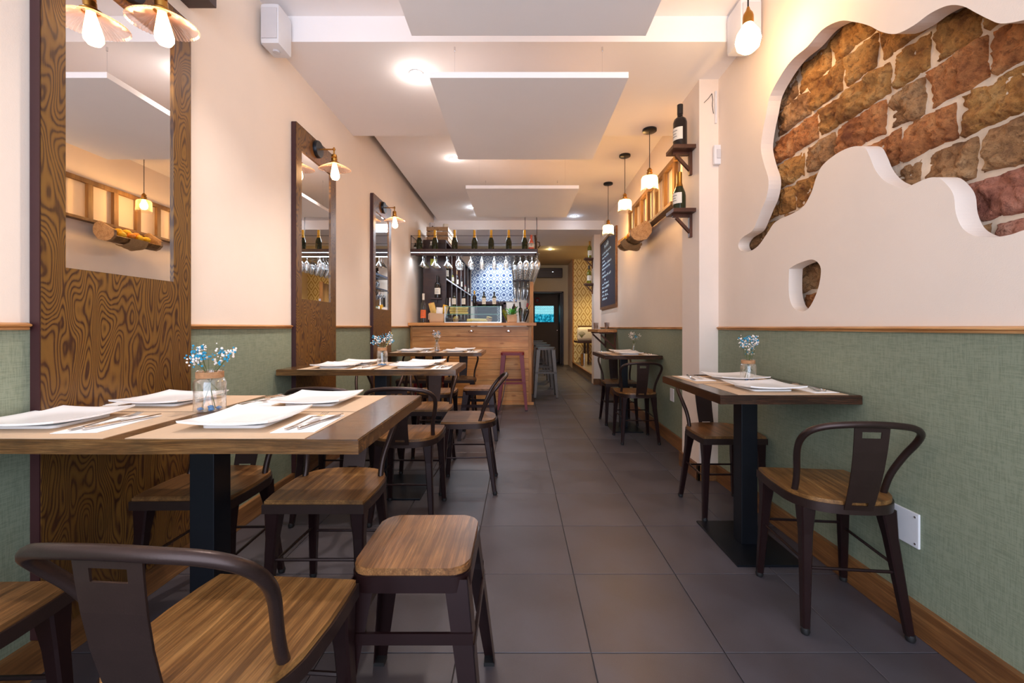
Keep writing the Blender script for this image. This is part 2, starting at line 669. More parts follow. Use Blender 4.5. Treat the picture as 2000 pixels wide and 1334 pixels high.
def P(px, py, x=None, y=None, z=None):
    """a point of the place on the plane x=, y= or z= met by the sight line of a picture point"""
    dx, dz = (px - VX) / F, (VY - py) / F
    d = y if y is not None else (x / dx if x is not None else (z - EYE) / dz)
    return Vector((dx * d, d, EYE + dz * d))


def catmull(pts, n=8, closed=True):
    out = []
    N = len(pts)
    rng = range(N) if closed else range(N - 1)
    for i in rng:
        if closed:
            p0, p1, p2, p3 = pts[i - 1], pts[i], pts[(i + 1) % N], pts[(i + 2) % N]
        else:
            p0, p1, p2, p3 = pts[max(i - 1, 0)], pts[i], pts[i + 1], pts[min(i + 2, N - 1)]
        for k in range(n):
            t = k / n
            out.append(tuple(0.5 * ((2 * b) + (-a + c) * t + (2 * a - 5 * b + 4 * c - d) * t * t + (-a + 3 * b - 3 * c + d) * t ** 3)
                             for a, b, c, d in zip(p0, p1, p2, p3)))
    if not closed:
        out.append(tuple(pts[-1]))
    return out


# ================================================================== SETTING
XL, XR = -1.53, 1.435

# ---- floor: charcoal tiles, each its own piece on a grout bed
fl = struct(G().box(-1.75, 2.75, -1.3, 13.6, -0.06, -0.006).out('floor', 'grout'))
tile_cache = {}
xs = [0.2455 + 0.45 * k for k in range(-4, 3)]
xs = [XL - 0.01] + [x for x in xs if x > XL + 0.05] + [1.62]
ys = [1.408 + 0.45 * k for k in range(-5, 27)]
for i in range(len(xs) - 1):
    for j in range(len(ys) - 1):
        x0, x1, y0, y1 = xs[i], xs[i + 1], ys[j], ys[j + 1]
        key = (round(x1 - x0, 3), round(y1 - y0, 3))
        if key not in tile_cache:
            w, d = key
            g = G().box(-w / 2 + 0.0017, w / 2 - 0.0017, -d / 2 + 0.0017, d / 2 - 0.0017, -0.012, 0.0, 0.0)
            es = [e for e in g.bm.edges if all(v.co.z > -0.001 for v in e.verts)]
            bmesh.ops.bevel(g.bm, geom=es, offset=0.0012, segments=1, affect='EDGES')
            o = g.out('tile', 'tile', fl)
            tile_cache[key] = o
        else:
            o = bpy.data.objects.new('tile', tile_cache[key].data)
            COL.objects.link(o)
            o.parent = fl
        o.location = ((x0 + x1) / 2, (y0 + y1) / 2, R.uniform(-0.0004, 0.0004))

# ---- left wall
wl = struct(G().box(XL - 0.12, XL, -1.3, 12.4, 0, 3.25).out('wall_left', 'plaster'))
G().box(XL - 0.001, XL + 0.003, -1.3, 5.93, 0.1, 1.09).out('wainscot_paper', 'green', wl)
bl = struct(G().box(XL, XL + 0.026, -1.3, 5.93, 0, 0.112, 0.004).out('baseboard_left', 'base'))


def rail_profile(x, sgn, y0, y1, z0, z1):
    g = G()
    d = 0.022 * sgn
    h = z1 - z0
    prof = [(0, z0), (d * 0.55, z0), (d * 0.7, z0 + h * 0.25), (d * 0.55, z0 + h * 0.4), (d, z0 + h * 0.55), (d, z0 + h * 0.75), (d * 0.4, z1), (0, z1)]
    g.hexa([(x + a, y0, b) for a, b in prof], [(x + a, y1, b) for a, b in prof])
    return g


BOARDS = [(1.314, 1.914), (2.825, 3.44), (4.33, 4.94)]
for i, (a, b) in enumerate([(-1.3, 1.30), (1.93, 2.81), (3.455, 4.315), (4.955, 5.93)]):
    struct(rail_profile(XL, 1, a, b, 1.086, 1.109).out('trim_%d' % (i + 1), 'pine_y'))

# ---- right wall, near part: plaster panel with the irregular opening
outer = [(1442, 478), (1450, 464), (1469, 451), (1479, 430), (1487, 410), (1497, 385), (1501, 352), (1492, 320), (1486, 290), (1490, 255), (1496, 225), (1504, 187),
         (1527, 144), (1549, 115), (1577, 91), (1606, 58), (1640, 41), (1669, 43), (1697, 50), (1721, 62), (1750, 66), (1784, 50), (1817, 26), (1851, 11), (1880, 12), (1908, 26),
         (1932, 38), (1956, 46), (2000, 39), (2060, 20), (2130, 60), (2190, 160), (2200, 330), (2150, 430), (2080, 452), (2010, 448), (1975, 458), (1946, 463), (1924, 463), (1904, 461), (1880, 446), (1867, 417), (1863, 384), (1853, 365),
         (1834, 348), (1812, 348), (1784, 360), (1767, 368), (1750, 364), (1726, 352), (1709, 331), (1699, 307), (1688, 288), (1668, 286), (1645, 294), (1623, 308), (1604, 326),
         (1593, 350), (1585, 375), (1570, 402), (1550, 416), (1515, 433), (1499, 455), (1481, 480), (1463, 491), (1447, 490)]
small = [(1541, 532), (1544, 523), (1563, 513), (1587, 507), (1601, 518), (1603, 537), (1597, 566), (1587, 590), (1577, 604), (1565, 608), (1549, 600), (1541, 575)]


def onwall(pts):
    out = []
    for px, py in pts:
        p = P(px, py, x=XR)
        out.append((p.y, p.z))
    return out


hole_a = catmull(onwall(outer), 4)
hole_b = catmull(onwall(small), 5)
cu = bpy.data.curves.new('panel_curve', 'CURVE')
cu.dimensions = '2D'
cu.fill_mode = 'BOTH'
cu.extrude = 0.036
for pts in ([(-1.3, 1.088), (3.1, 1.088), (3.1, 3.05), (-1.3, 3.05)], hole_a, hole_b):
    sp = cu.splines.new('POLY')
    sp.points.add(len(pts) - 1)
    for q, (u, v) in zip(sp.points, pts):
        q.co = (u, v, 0, 1)
    sp.use_cyclic_u = True
tmp = bpy.data.objects.new('tmp', cu)
COL.objects.link(tmp)
bpy.context.view_layer.update()
me = bpy.data.meshes.new_from_object(tmp.evaluated_get(bpy.context.evaluated_depsgraph_get()))
bpy.data.objects.remove(tmp)
mt = Matrix(((0, 0, 1, XR + 0.036), (1, 0, 0, 0), (0, 1, 0, 0), (0, 0, 0, 1)))
me.transform(mt)
me.materials.clear()
me.materials.append(M['plaster'])
for p in me.polygons:
    p.use_smooth = False
wr = struct(bpy.data.objects.new('wall_right', me))
COL.objects.link(wr)
G().box(XR, 1.62, -1.3, 3.1, 0, 1.088).out('lower_wall', 'plaster', wr)
G().box(XR - 0.003, XR + 0.001, -1.3, 3.0, 0.1, 1.083).out('wainscot_paper', 'green', wr)
G().box(1.565, 1.72, -1.3, 3.1, 1.0, 3.2).out('mortar', 'mortar', wr)


def inside(pt, poly):
    x, y = pt
    c = False
    j = len(poly) - 1
    for i in range(len(poly)):
        if ((poly[i][1] > y) != (poly[j][1] > y)) and (x < (poly[j][0] - poly[i][0]) * (y - poly[i][1]) / (poly[j][1] - poly[i][1]) + poly[i][0]):
            c = not c
        j = i
    return c


def stone(y0, y1, z0, z1, mat, seed):
    g = G()
    nu, nv = max(8, int((y1 - y0) / 0.008)), max(6, int((z1 - z0) / 0.008))
    grid = []
    for a in range(nu + 1):
        row = []
        for b in range(nv + 1):
            u, v = a / nu, b / nv
            yy = y0 + (y1 - y0) * u
            zz = z0 + (z1 - z0) * v
            e = min(u * (y1 - y0), (1 - u) * (y1 - y0), v * (z1 - z0), (1 - v) * (z1 - z0))
            h = noise.fractal(Vector((yy * 9 + seed, zz * 9, seed * 2.1)), 0.9, 2.1, 4)
            h2 = noise.fractal(Vector((yy * 34 + seed, zz * 34, seed)), 0.8, 2.0, 3)
            rid = abs(noise.noise(Vector((yy * 22 + seed, zz * 26 - seed, seed * 1.3))))
            off = 0.04 * min(1.0, e / 0.009) * (0.75 + 0.25 * min(1, e / 0.03)) + h * 0.022 + h2 * 0.012 - 0.02 * (0.5 - rid) * (1 if e > 0.004 else 0)
            jy = noise.noise(Vector((yy * 14, zz * 14, seed))) * 0.016 * (1 if e < 0.002 else 0.6)
            jz = noise.noise(Vector((yy * 14, zz * 14, seed + 9))) * 0.014 * (1 if e < 0.002 else 0.6)
            row.append(g.bm.verts.new((1.578 - max(off, -0.002), yy + jy, zz + jz)))
        grid.append(row)
    for a in range(nu):
        for b in range(nv):
            g.bm.faces.new((grid[a][b], grid[a + 1][b], grid[a + 1][b + 1], grid[a][b + 1]))
    back = []
    o = g.out('stone', mat, wr, smooth='all')
    return o


zc = 0.97
row = 0
while zc < 3.0:
    h = 0.157
    y = 0.62 - R.uniform(0, 0.25)
    while y < 2.95:
        w = R.choice([0.18, 0.24, 0.28, 0.34, 0.40]) * R.uniform(0.9, 1.1)
        hit = any(inside((y + w * a, zc + h * b), pl) for a in (-0.15, 0.2, 0.5, 0.8, 1.15) for b in (-0.2, 0.2, 0.5, 0.8, 1.2) for pl in (hole_a, hole_b))
        if hit:
            mi = R.choice([0, 0, 1, 2, 0]) if (zc > 1.75) else R.choice([0, 2, 2, 1])
            if y < 1.35 and zc < 1.7:
                mi = R.choice([3, 3, 2])
            stone(y + 0.008, y + w - 0.008, zc + 0.003, zc + h - 0.003, M['stones'][mi], R.uniform(0, 50))
        y += w
    zc += h
    row += 1

struct(rail_profile(XR, -1, -1.3, 2.985, 1.076, 1.098).out('trim_5', 'pine_y'))
struct(G().box(XR - 0.024, XR, -1.3, 2.985, 0, 0.112, 0.004).out('baseboard_right', 'base'))
# pillar
pil = struct(G().box(1.297, 1.62, 3.0, 3.31, 0, 3.05).out('wall_pillar', 'white_wall'))
G().box(1.277, 1.297, 2.98, 3.33, 0, 0.112, 0.003).out('skirting', 'base', pil)
G().box(1.277, XR, 2.98, 3.0, 0, 0.112, 0.003).out('skirting', 'base', pil)
# far right wall, slightly splayed
A0, A1 = Vector((1.432, 3.31, 0)), Vector((1.575, 8.0, 0))
dirn = (A1 - A0).normalized()
nrm = Vector((-dirn.y, dirn.x, 0))


def along(s, off, z):
    p = A0 + dirn * s + nrm * off
    return (p.x, p.y, z)


def slab(s0, s1, o0, o1, z0, z1):
    b = [along(s0, o0, z0), along(s1, o0, z0), along(s1, o1, z0), along(s0, o1, z0)]
    return G().hexa(b, [(p[0], p[1], z1) for p in b])


LEN = (A1 - A0).length
wf = struct(slab(0, LEN, -0.12, 0, 0, 3.2).out('wall_right_far', 'plaster'))
slab(0, LEN - 0.02, -0.001, 0.003, 0.1, 1.083).out('wainscot_paper', 'green', wf)
struct(slab(0, LEN - 0.02, 0, 0.022, 0, 0.112).out('baseboard_right_far', 'base'))
struct(slab(0, LEN - 0.02, 0, 0.016, 1.076, 1.096).out('trim_6', 'pine_y'))
pil2 = struct(G().box(1.45, 1.75, 8.0, 8.25, 0, 2.9).out('wall_pillar_far', 'white_wall'))
G().box(1.435, 1.6, 7.98, 8.0, 0, 0.112).out('skirting', 'base', pil2)
# alcove
al = struct(G().box(1.45, 2.75, 11.15, 11.198, 0.157, 2.9).out('wall_alcove', 'lattice'))
G().box(1.448, 1.478, 11.135, 11.15, 0.17, 2.9).out('edge_strip', 'pine_z', al)
struct(G().box(2.6, 2.72, 8.0, 11.3, 0, 3.0).out('wall_alcove_side', 'cream'))
struct(G().box(1.75, 2.7, 8.1, 8.25, 0, 3.0).out('wall_alcove_front', 'cream'))
st = struct(G().box(1.45, 2.6, 8.25, 11.2, 0, 0.155).out('floor_step', 'step'))
G().box(1.43, 1.475, 8.25, 11.2, 0.155, 0.175, 0.004).out('nosing', 'base', st)
struct(G().box(1.45, 1.6, 11.2, 12.3, 0, 3.0).out('wall_corridor', 'white_wall'))
# far end wall with doorway and inner lobby
we = struct(G().box(-1.6, 0.44, 12.2, 12.32, 0, 3.0).box(1.31, 1.7, 12.2, 12.32, 0, 3.0).box(0.44, 1.31, 12.2, 12.32, 2.11, 3.0).out('wall_back', 'cream'))
dr = struct(G().box(1.275, 1.32, 12.15, 12.34, 0, 2.13).box(0.41, 0.45, 12.15, 12.34, 0, 2.13).box(0.41, 1.32, 12.15, 12.34, 2.09, 2.13).out('door_1', 'dark_wood'))
G().box(1.24, 1.28, 12.34, 13.0, 0.01, 2.08).out('door_leaf', 'dark_wood', dr)
G().tube([(1.23, 12.9, 1.0), (1.19, 12.9, 1.0), (1.19, 12.8, 1.0)], 0.01).out('handle', 'chrome', dr)
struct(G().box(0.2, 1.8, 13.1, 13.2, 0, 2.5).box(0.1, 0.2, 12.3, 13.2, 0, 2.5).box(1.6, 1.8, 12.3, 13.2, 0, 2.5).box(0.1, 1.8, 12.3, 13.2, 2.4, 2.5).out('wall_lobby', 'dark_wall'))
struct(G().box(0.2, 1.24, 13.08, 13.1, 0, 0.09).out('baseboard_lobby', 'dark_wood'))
# bar back wall with hatch
wb = struct(G().box(XL, -0.98, 9.68, 9.8, 0, 3.0).box(-0.30, 0.22, 9.68, 9.8, 0, 3.0).box(-0.98, -0.30, 9.68, 9.8, 1.66, 3.0).box(-0.98, -0.30, 9.68, 9.8, 0, 1.15).out('wall_bar', 'white_wall'))
G().box(-1.0, -0.28, 9.64, 9.69, 1.62, 1.68).box(-1.0, -0.94, 9.64, 9.69, 1.13, 1.66).box(-0.34, -0.28, 9.64, 9.69, 1.13, 1.66).out('hatch_frame', 'board_edge', wb)
G().box(-1.2, 0.0, 10.4, 10.45, 0.9, 2.0).out('hatch_back', 'black_plastic', wb)  # black sheet standing in for the dark inside of the hatch
G().box(-0.52, -0.40, 10.3, 10.38, 0.9, 1.66).out('blue_panel', 'azulejo', wb)
ti = None
for a in range(7):
    for b in range(7):
        if ti is None:
            ti = G().box(-0.0735, 0.0735, -0.006, 0.006, -0.0735, 0.0735, 0.002).out('tile', 'azulejo', wb)
            o = ti
        else:
            o = bpy.data.objects.new('tile', ti.data)
            COL.objects.link(o)
            o.parent = wb
        o.location = (-1.005 + a * 0.15, 9.674, 1.765 + b * 0.15)
pw = struct(G().box(0.2, 0.24, 6.9, 12.2, 0, 1.82).out('wall_partition', 'pine_z'))
G().box(0.195, 0.25, 6.86, 6.9, 0, 1.84).out('end_post', 'pine_z', pw)

# ---- ceiling
ce = struct(G().box(-1.65, 1.72, -1.3, 2.61, 3.03, 3.12).out('ceiling', 'ceiling'))
G().box(-1.65, 1.62, 2.605, 3.887, 2.87, 3.2).out('ceiling_beam', 'ceiling', ce)
G().box(-1.455, 1.75, 3.887, 7.62, 3.03, 3.12).out('ceiling_raft', 'ceiling', ce)
G().box(-1.65, 1.75, 3.8, 7.7, 3.2, 3.25).out('upper_slab', 'dark_wall', ce)  # taupe, so the shade in the slot beside the raft is partly colour
G().box(-1.65, 2.75, 7.6, 9.12, 2.865, 3.2).out('ceiling_beam', 'ceiling', ce)
G().box(-1.65, 2.75, 9.12, 12.4, 2.9, 3.0).out('ceiling_raft', 'cream', ce)  # cream instead of white: warm corridor light put into the ceiling colour

# ================================================================== LIGHT FITTINGS
# recessed spots
for (x, y, z, e, lab, col, aim) in [(-0.72, 1.88, 3.03, 60, 'white recessed downlight in the near ceiling above the nearest table', SPOTC, 0),
                          (-0.712, 2.93, 2.87, 60, 'white recessed downlight in the dropped beam, the largest seen lit', SPOTC, 0),
                          (-0.74, 4.8, 3.03, 55, 'small lit recessed downlight at the back left corner of the front hanging panel', SPOTC, 0),
                          (-0.727, 6.76, 3.03, 60, 'small lit recessed downlight left of the back hanging panel', (0.8, 0.88, 1), 0),
                          (-0.68, 7.2, 3.03, 15, 'tiny recessed downlight nearest the bar ceiling beam on the left', (0.8, 0.88, 1), 0),
                          (0.98, 7.3, 3.03, 40, 'tilted lit recessed downlight right of the back hanging panel', (0.7, 0.82, 1), 0),
                          (0.74, 9.7, 2.9, 90, 'warm recessed downlight in the corridor ceiling beyond the bar', (1, 0.78, 0.45), 0),
                          (1.95, 10.2, 2.9, 90, 'hidden warm downlight inside the alcove ceiling', (1, 0.74, 0.36), 0)]:
    t = thing('downlight', lab, 'ceiling light', (x, y, z - 0.006))
    G().lathe([(0.045, 0.006), (0.048, 0.0), (0.036, -0.003), (0.034, 0.004)], n=24, cap=False).out('trim_ring', 'white_plastic', t, smooth=True)
    G().lathe([(0.0, 0.001), (0.034, 0.001)], n=20, cap=False).out('lens', 'spot_glow', t)
    lamp('downlight_beam', 'SPOT', (x, y, z - 0.02), e, col, (0, 0, 0), 0.03, math.radians(96), 0.7)
    lamp('downlight_halo', 'POINT', (x, y, z - 0.05), e * (0.028 if z < 2.9 else 0.014), col, (0, 0, 0), 0.02)  # extra point light added for the glow on the ceiling round the fitting


# wall sconces on the mirror boards
def make_sconce():
    t = thing('wall_sconce', 'x', 'wall lamp')
    my = Matrix.Rotation(math.pi / 2, 4, 'Y')
    G().lathe([(0.0, 0.026), (0.058, 0.026), (0.062, 0.02), (0.062, 0.0)], n=28, mtx=my).out('back_plate', 'black_metal', t, smooth=True)
    G().tube([(0.0, 0, 0), (0.05, 0, 0), (0.10, 0, 0), (0.128, 0, 0)], 0.0055).ball((0.13, 0, 0), 0.011, 2).tube([(0.13, 0, 0.014), (0.13, 0, -0.04)], 0.006).out('arm', 'brass', t, smooth=True)
    q = Matrix.Translation((0.13, 0, -0.035)) @ Matrix.Rotation(math.radians(7), 4, 'X')
    G().lathe([(0.01, 0), (0.018, -0.005), (0.021, -0.022), (0.017, -0.026), (0.021, -0.03), (0.021, -0.05), (0.026, -0.056), (0.034, -0.06), (0.034, -0.066)], n=20, mtx=q).out('socket', 'brass', t, smooth=True)
    g = G()
    g.lathe([(0.026, -0.066), (0.05, -0.078), (0.085, -0.094), (0.108, -0.108), (0.113, -0.115)], n=110, rib=0.012, mtx=q, cap=False, ribz=0.0035)
    s = g.out('shade', 'shade', t)
    G().lathe([(0.013, -0.06), (0.015, -0.075), (0.024, -0.115), (0.031, -0.150), (0.030, -0.168), (0.02, -0.183), (0.0, -0.189)], n=18, mtx=q).out('bulb', 'bulb', t, smooth=True)
    return t


sc0 = make_sconce()
for i, (yy, lab) in enumerate([(1.60, 'brass wall sconce with ribbed pink glass shade, nearest, cut off by the picture top'),
                               (3.11, 'brass wall sconce with ribbed glass shade on the middle mirror board'),
                               (4.63, 'smallest brass wall sconce, on the mirror board nearest the bar')]):
    if i == 0:
        sc0.location = (-1.497, yy, 2.405)
        sc0['label'] = lab
    else:
        dup(sc0, lab, (-1.497, yy, 2.415))

# pendants
pend = thing('glass_pendant', 'glass pendant lamp nearest, hanging before the wooden ladder', 'pendant lamp', (1.18, 3.76, 2.87))


def pendant_parts(t, drop):
    G().lathe([(0.062, 0.0), (0.062, -0.018), (0.055, -0.022), (0, -0.022)], n=24).out('canopy', 'black_metal', t, smooth=True)
    G().tube([(0, 0, -0.02), (0, 0, -drop)], 0.0035, 6).out('cord', 'cable', t)
    G().lathe([(0.006, 0.012), (0.016, 0.0), (0.024, -0.012), (0.019, -0.024), (0.027, -0.034), (0.022, -0.05), (0.03, -0.058), (0.045, -0.066)], (0, 0, -drop), 20).out('socket', 'brass', t, smooth=True)
    G().lathe([(0.042, -0.066), (0.062, -0.072), (0.07, -0.086), (0.071, -0.14), (0.075, -0.19), (0.078, -0.196)], (0, 0, -drop), 26, cap=False).out('shade', 'glass_warm', t, smooth=True)
    G().lathe([(0.013, -0.066), (0.022, -0.09), (0.034, -0.12), (0.032, -0.15), (0.018, -0.168), (0, -0.172)], (0, 0, -drop), 16).out('bulb', 'bulb_pend', t, smooth=True)


pendant_parts(pend, 0.355)
for (loc, dr_, lab) in [((1.2, 4.71, 3.03), 0.44, 'glass pendant lamp hanging in the middle of the three on the right'),
                        ((1.21, 5.63, 3.03), 0.50, 'glass pendant lamp farthest away, hanging before the chalkboard')]:
    t = thing('glass_pendant', lab, 'pendant lamp', loc)
    pendant_parts(t, dr_)
t = thing('bare_bulb_pendant', 'large bare globe bulb on a black cord, brass socket, at the top right', 'pendant lamp', (1.175, 2.14, 3.03))
G().lathe([(0.055, 0.0), (0.055, -0.018), (0, -0.02)], n=24).out('canopy', 'black_metal', t, smooth=True)
G().tube([(0, 0, -0.02), (0, 0, -0.30)], 0.004, 6).out('cord', 'cable', t)
G().lathe([(0.006, 0.02), (0.012, 0.0), (0.022, -0.014), (0.026, -0.03), (0.026, -0.06), (0.024, -0.07)], (0, 0, -0.32), 20).out('socket', 'brass', t, smooth=True)
G().lathe([(0.02, -0.06), (0.03, -0.08), (0.052, -0.115), (0.06, -0.15), (0.052, -0.185), (0.028, -0.207), (0, -0.213)], (0, 0, -0.32), 24).out('bulb', 'bulb_big', t, smooth=True)

# hanging acoustic panels
for (x0, x1, y0, y1, z, ztop, lab) in [(-0.55, 0.66, 0.96, 2.164, 2.60, 3.03, 'white hanging ceiling panel nearest, cut off by the picture top'),
                                       (-0.534, 0.665, 2.52, 3.747, 2.595, 2.87, 'white hanging ceiling panel in the middle, the largest seen whole'),
                                       (-0.563, 0.652, 4.49, 5.66, 2.58, 3.03, 'white hanging ceiling panel farthest back, before the bar')]:
    t = thing('ceiling_panel', lab, 'ceiling panel', ((x0 + x1) / 2, (y0 + y1) / 2, z), group='hanging acoustic panels')
    w, d = (x1 - x0) / 2, (y1 - y0) / 2
    G().box(-w, w, -d, d, 0, 0.036, 0.002).out('board', 'ceiling', t)
    for sx in (-0.78, 0.78):
        for sy in (-0.78, 0.78):
            zt = ztop - z
            G().tube([(w * sx, d * sy, 0.036), (w * sx, d * sy, zt)], 0.0012, 5).lathe([(0.006, 0.0), (0.006, 0.025)], (w * sx, d * sy, zt - 0.025), 8).out('suspension_wire', 'chrome', t)

# ================================================================== LEFT WALL THINGS
for i, ((y0, y1), lab) in enumerate(zip(BOARDS, ['tall wood grain board with inset mirror, nearest on the left wall',
                                                  'tall wood grain board with inset mirror, middle of the three',
                                                  'narrow looking wood board with mirror nearest the bar'])):
    t = thing('mirror_board', lab, 'mirror', (XL, (y0 + y1) / 2, 0.115))
    h = (y1 - y0) / 2
    zt = 2.365
    my0, my1 = -h + 0.071, h - 0.095
    mz0, mz1 = 1.177, 2.2
    # frame of one veneered board cut round the mirror
    G().box(0.004, 0.034, -h, my0, 0, zt).box(0.004, 0.034, my1, h, 0, zt).box(0.004, 0.034, my0, my1, 0, mz0).box(0.004, 0.034, my0, my1, mz1, zt).out('board', 'board', t)
    G().box(0.002, 0.032, -h - 0.004, -h, 0, zt).box(0.002, 0.032, h, h + 0.004, 0, zt).box(0.002, 0.034, -h, h, zt, zt + 0.004).out('edge_band', 'board_edge', t)
    G().box(0.004, 0.026, my0, my1, mz0, mz1).out('mirror_glass', 'mirror', t)

o = tag(G().box(XL, -1.40, 1.76, 1.945, 2.575, 2.74, 0.003).box(-1.525, -1.42, 1.70, 1.76, 2.575, 2.585).out('wall_box', 'dark_wood'), 'dark square box on the wall, above right of the nearest mirror, cut off', 'wall box')


def speaker(name, lab, x0, x1, sgn, y0, y1, z0, z1):
    t = thing(name, lab, 'speaker', ((x0 + x1) / 2, (y0 + y1) / 2, z0))
    w, d, h = (x1 - x0) / 2, (y1 - y0) / 2, z1 - z0
    g = G().box(-w, w, -d, d, 0, h, 0.022)
    g.out('cabinet', 'white_plastic', t, smooth=True)
    G().box(-w * 0.8, w * 0.8, -d - 0.006, -d + 0.004, h * 0.12, h * 0.88, 0.004).out('grille', 'grey_plastic', t)
    bx = -w - 0.02 if sgn < 0 else w
    G().box(bx, bx + 0.02, -0.03, 0.03, h * 0.1, h * 0.9, 0.003).lathe([(0.02, -0.01), (0.02, 0.0)], (0, 0, 0), 16).out('bracket', 'grey_plastic', t)
    return t


speaker('wall_speaker', 'white loudspeaker on the left wall under the ceiling', -1.505, -1.395, -1, 2.44, 2.585, 2.75, 2.985)
speaker('wall_speaker', 'white loudspeaker on the right wall behind the globe bulb', 1.285, 1.41, 1, 2.42, 2.585, 2.76, 3.0)

# ================================================================== RIGHT WALL THINGS
t = thing('blank_cover_plate', 'white square cover plate with corner screws low on the green right wall', 'wall plate', (XR - 0.003, 1.552, 0.365))
G().box(-0.008, 0, -0.062, 0.062, -0.062, 0.062, 0.003).out('plate', 'white_plastic', t)
for a in (-1, 1):
    for b in (-1, 1):
        G().lathe([(0.0, 0.002), (0.004, 0.002), (0.004, 0)], (-0.008, a * 0.05, b * 0.048), 8, mtx=Matrix.Rotation(-math.pi / 2, 4, 'Y')).out('screw', 'chrome', t)
t = thing('motion_sensor', 'small white rounded sensor on the white pillar', 'sensor', (1.42, 2.985, 2.32))
G().box(-0.032, 0.032, -0.02, 0.012, -0.07, 0.07, 0.016).out('housing', 'white_plastic', t, smooth=True)
G().box(-0.014, 0.014, -0.026, -0.018, -0.03, 0.035, 0.004).out('lens_window', 'grey_plastic', t)
g = G()
g.tube([(1.33, 2.996, 2.70), (1.36, 2.994, 2.73), (1.385, 2.994, 2.765)], 0.002, 5)
g.tube([(1.385, 2.994, 2.765), (1.39, 2.99, 2.72), (1.386, 2.99, 2.68), (1.395, 2.99, 2.62)], 0.002, 5)
tag(g.out('loose_wires', 'cable'), 'loose black wires at the top of the white pillar', 'wires')
tag(G().box(1.405, 1.418, 2.985, 2.999, 2.55, 2.78, 0.002).out('cable_duct', 'white_plastic'), 'thin white cable duct at the top of the pillar', 'cable duct')
t = thing('wall_socket', 'small white wall socket on the far green wall, behind a chair', 'socket', along(0.62, 0.004, 0.46))
G().box(-0.006, 0.004, -0.045, 0.045, -0.06, 0.06, 0.003).out('plate', 'white_plastic', t)


def bracket_shelf(lab, loc, w, d, sc=1.0):
    # loc: wall point at top of board; shelf grows to -x
    t = thing('bracket_shelf', lab, 'shelf', loc)
    G().box(-d, 0, -w / 2, w / 2, -0.028, 0, 0.003).out('shelf_board', 'shelf_wood', t)
    G().box(-0.022, 0, -0.014, 0.014, -0.2, -0.028).box(-d + 0.02, -0.022, -0.012, 0.012, -0.05, -0.028).hexa(
        [(-0.022, -0.01, -0.17), (-0.022, 0.01, -0.17), (-0.022, 0.01, -0.14), (-0.022, -0.01, -0.14)][::1],
        [(-d * 0.75, -0.01, -0.06), (-d * 0.75, 0.01, -0.06), (-d * 0.75 - 0.0, 0.01, -0.03), (-d * 0.75, -0.01, -0.03)]).out('bracket', 'shelf_wood', t)
    return t


bracket_shelf('upper bracket shelf on the near white pillar', (1.297, 3.13, 2.43), 0.16, 0.165)
bracket_shelf('lower bracket shelf on the near white pillar', (1.297, 3.13, 1.965), 0.16, 0.165)
bracket_shelf('upper bracket shelf on the far pillar before the alcove', (1.45, 8.12, 2.43), 0.16, 0.17)
bracket_shelf('lower bracket shelf on the far pillar before the alcove', (1.45, 8.12, 1.94), 0.16, 0.17)


